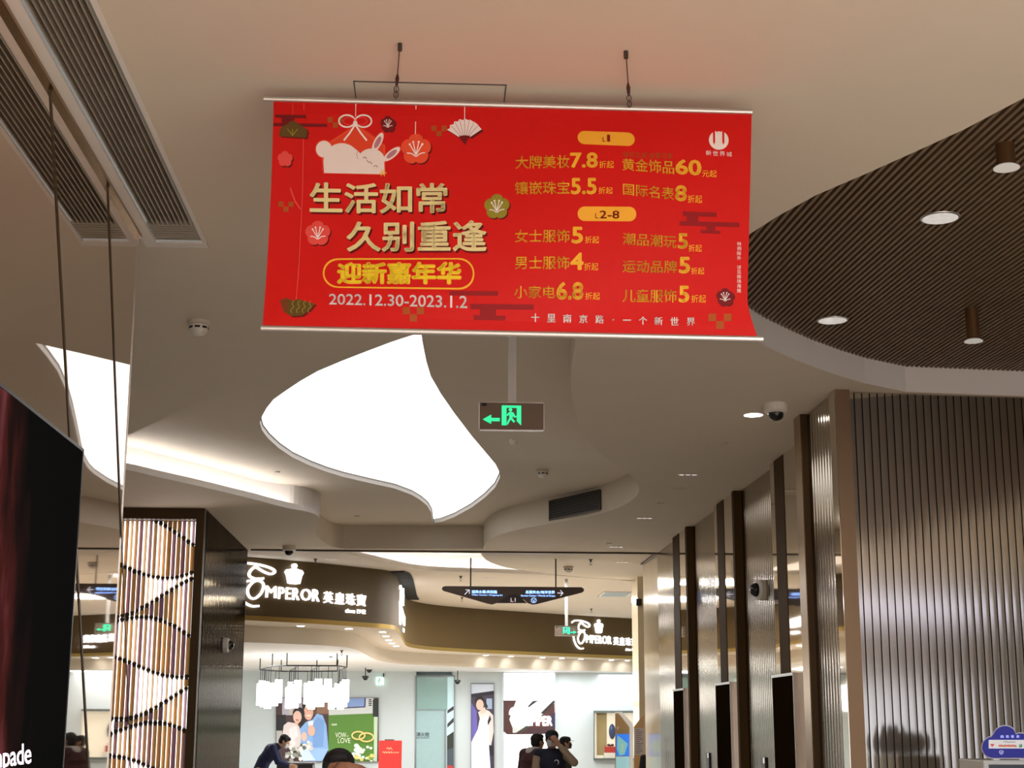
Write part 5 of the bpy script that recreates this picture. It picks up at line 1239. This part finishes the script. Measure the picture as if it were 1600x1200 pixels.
    for q in 'LR':
        e = J['wr'+q]+(J['el'+q]-J['wr'+q]).normalized()*.025
        sb.cap(J['sh'+q], J['el'+q], .070+p*.5, .056+p*.4); sb.cap(J['el'+q], e, .056+p*.4, .040+p*.2)
    jk = fuse(b, .011, 'jacket', top, r, 5)
    if sleeve is not None: fuse(sb, .009, 'sleeves', sleeve, r, 4)
    if collar is not None:
        b = MB(); b.ell(J['neck']+V((0, .0, .015)), (.105, .10, .055)); b.ell(J['neck']+V((0, .08, -.005)), (.095, .055, .07)); fuse(b, .010, 'hood', collar, r, 4)
    if logo:
        b = MB(); pts = [(.05+.03*math.cos(t), -.145, 1.30+.03*math.sin(t)) for t in [k*math.pi/10-1.2 for k in range(14)]]; b.tube(pts, [.002+.005*math.sin(math.pi*k/13) for k in range(14)], 6); b.build('emblem', mat('emblem_white', (.8, .8, .85), .5), r)
    b = MB(); b.ell(J['pelvis']+V((0, 0, -.03)), (.165, .12, .11))
    for q in 'LR': b.cap(J['hip'+q], J['kn'+q], .092, .066); b.cap(J['kn'+q], J['an'+q]+V((0, 0, .02)), .066, .052)
    fuse(b, .012, 'trousers', trousers, r, 5)
    for q in 'LR':
        a = J['an'+q]; b = MB(); b.cap(V((a.x, a.y+.02, .045)), V((a.x, a.y-.15, .04)), .045, .040); b.cap(V((a.x, a.y+.02, .045)), V((a.x, a.y, .11)), .042, .045); b.v = [V((v.x, v.y, max(.0, v.z))) for v in b.v]; fuse(b, .009, 'shoe', shoes, r, 3)
    r.location = loc0
    return r
SK1 = mat('skin_tan', (.36, .17, .095), .5, var=.06); SK2 = mat('skin_fair', (.55, .32, .22), .5, var=.05); HB = mat('hair_black', (.010, .008, .008), .75, var=.2, vscale=60)
CL = lambda n, c: mat('cloth_'+n, c, .85, var=.10, vscale=40)
MASKW = CL('mask_white', (.75, .76, .78)); MASKG = CL('mask_grey', (.46, .44, .42)); BLKC = CL('black', (.012, .012, .014)); NAVY = CL('navy', (.012, .018, .07)); SHOE = CL('shoe', (.02, .018, .016)); JEAN = CL('trouser', (.03, .03, .04))
pX = lambda px, y: on_y(px, 1130, y).x
# nearest head at the bottom edge, hand laid across the brow
person('nearest person, only black hair and a hand across the brow in view', (pX(531, 7.6), 7.6, 0), 0, .895, SK1, HB, CL('charcoal', (.05, .05, .055)), JEAN, SHOE,
       pose=dict(elL=(.34, -.20, 1.36), wrL=(.135, -.15, 1.605)), hands={'L': ((-1, .10, .10), (.0, 1, -.25))})
person('person in navy top and dark cap, tan sleeve raised, hand over the face', (pX(862, 19.5), 19.5, 0), 0, .925, SK1, HB, CL('navy_top', (.010, .012, .03)), JEAN, SHOE,
       pose=dict(elL=(.285, -.16, 1.30), wrL=(.085, -.20, 1.52)), hands={'L': ((-.55, .06, .75), (-.1, 1, 0))}, sleeve=CL('tan', (.36, .27, .19)), cap_=CL('cap_navy', (.012, .018, .035)), mask=MASKG, logo=True)
person('person in maroon-brown puffy jacket with pale hood, turned towards the light box', (pX(833, 20.6), 20.6, 0), math.radians(125), .905, SK2, HB, CL('maroon', (.075, .028, .026)), JEAN, SHOE,
       pose=dict(head=(0, -.09, 1.585), neck=(0, -.03, 1.45)), collar=CL('hood_white', (.62, .60, .58)), puffy=.03)
person('person in black jacket and black cap facing right, behind the one with raised hand', (pX(883, 24.6), 24.6, 0), math.radians(90), .86, SK2, HB, BLKC, JEAN, SHOE, cap_=BLKC, mask=CL('mask_black', (.02, .02, .022)))
person('person in navy suit and white mask bending over the dark counter', (pX(414, 27.8), 27.8, 0), math.radians(90), .95, SK2, HB, NAVY, NAVY, SHOE,
       pose=dict(pelvis=(0, .06, .90), waist=(0, .0, 1.06), chest=(0, -.12, 1.23), neck=(0, -.25, 1.35), head=(0, -.37, 1.43), shL=(.17, -.17, 1.31), shR=(-.17, -.17, 1.31), elL=(.22, -.28, 1.06), elR=(-.22, -.28, 1.06), wrL=(.16, -.48, 1.0), wrR=(-.16, -.48, 1.0)),
       look=(0, -.85, -.5), mask=MASKW)
person('person in black mostly hidden behind the beige pier', (pX(1018, 25.7), 25.7, 0), 0, .80, SK2, HB, BLKC, JEAN, SHOE)
bpy.data.objects.remove(_fo)
for proto in list(SC.objects):
    if proto.type == 'EMPTY' and not proto.get('label') and not proto.parent: bpy.data.objects.remove(proto)
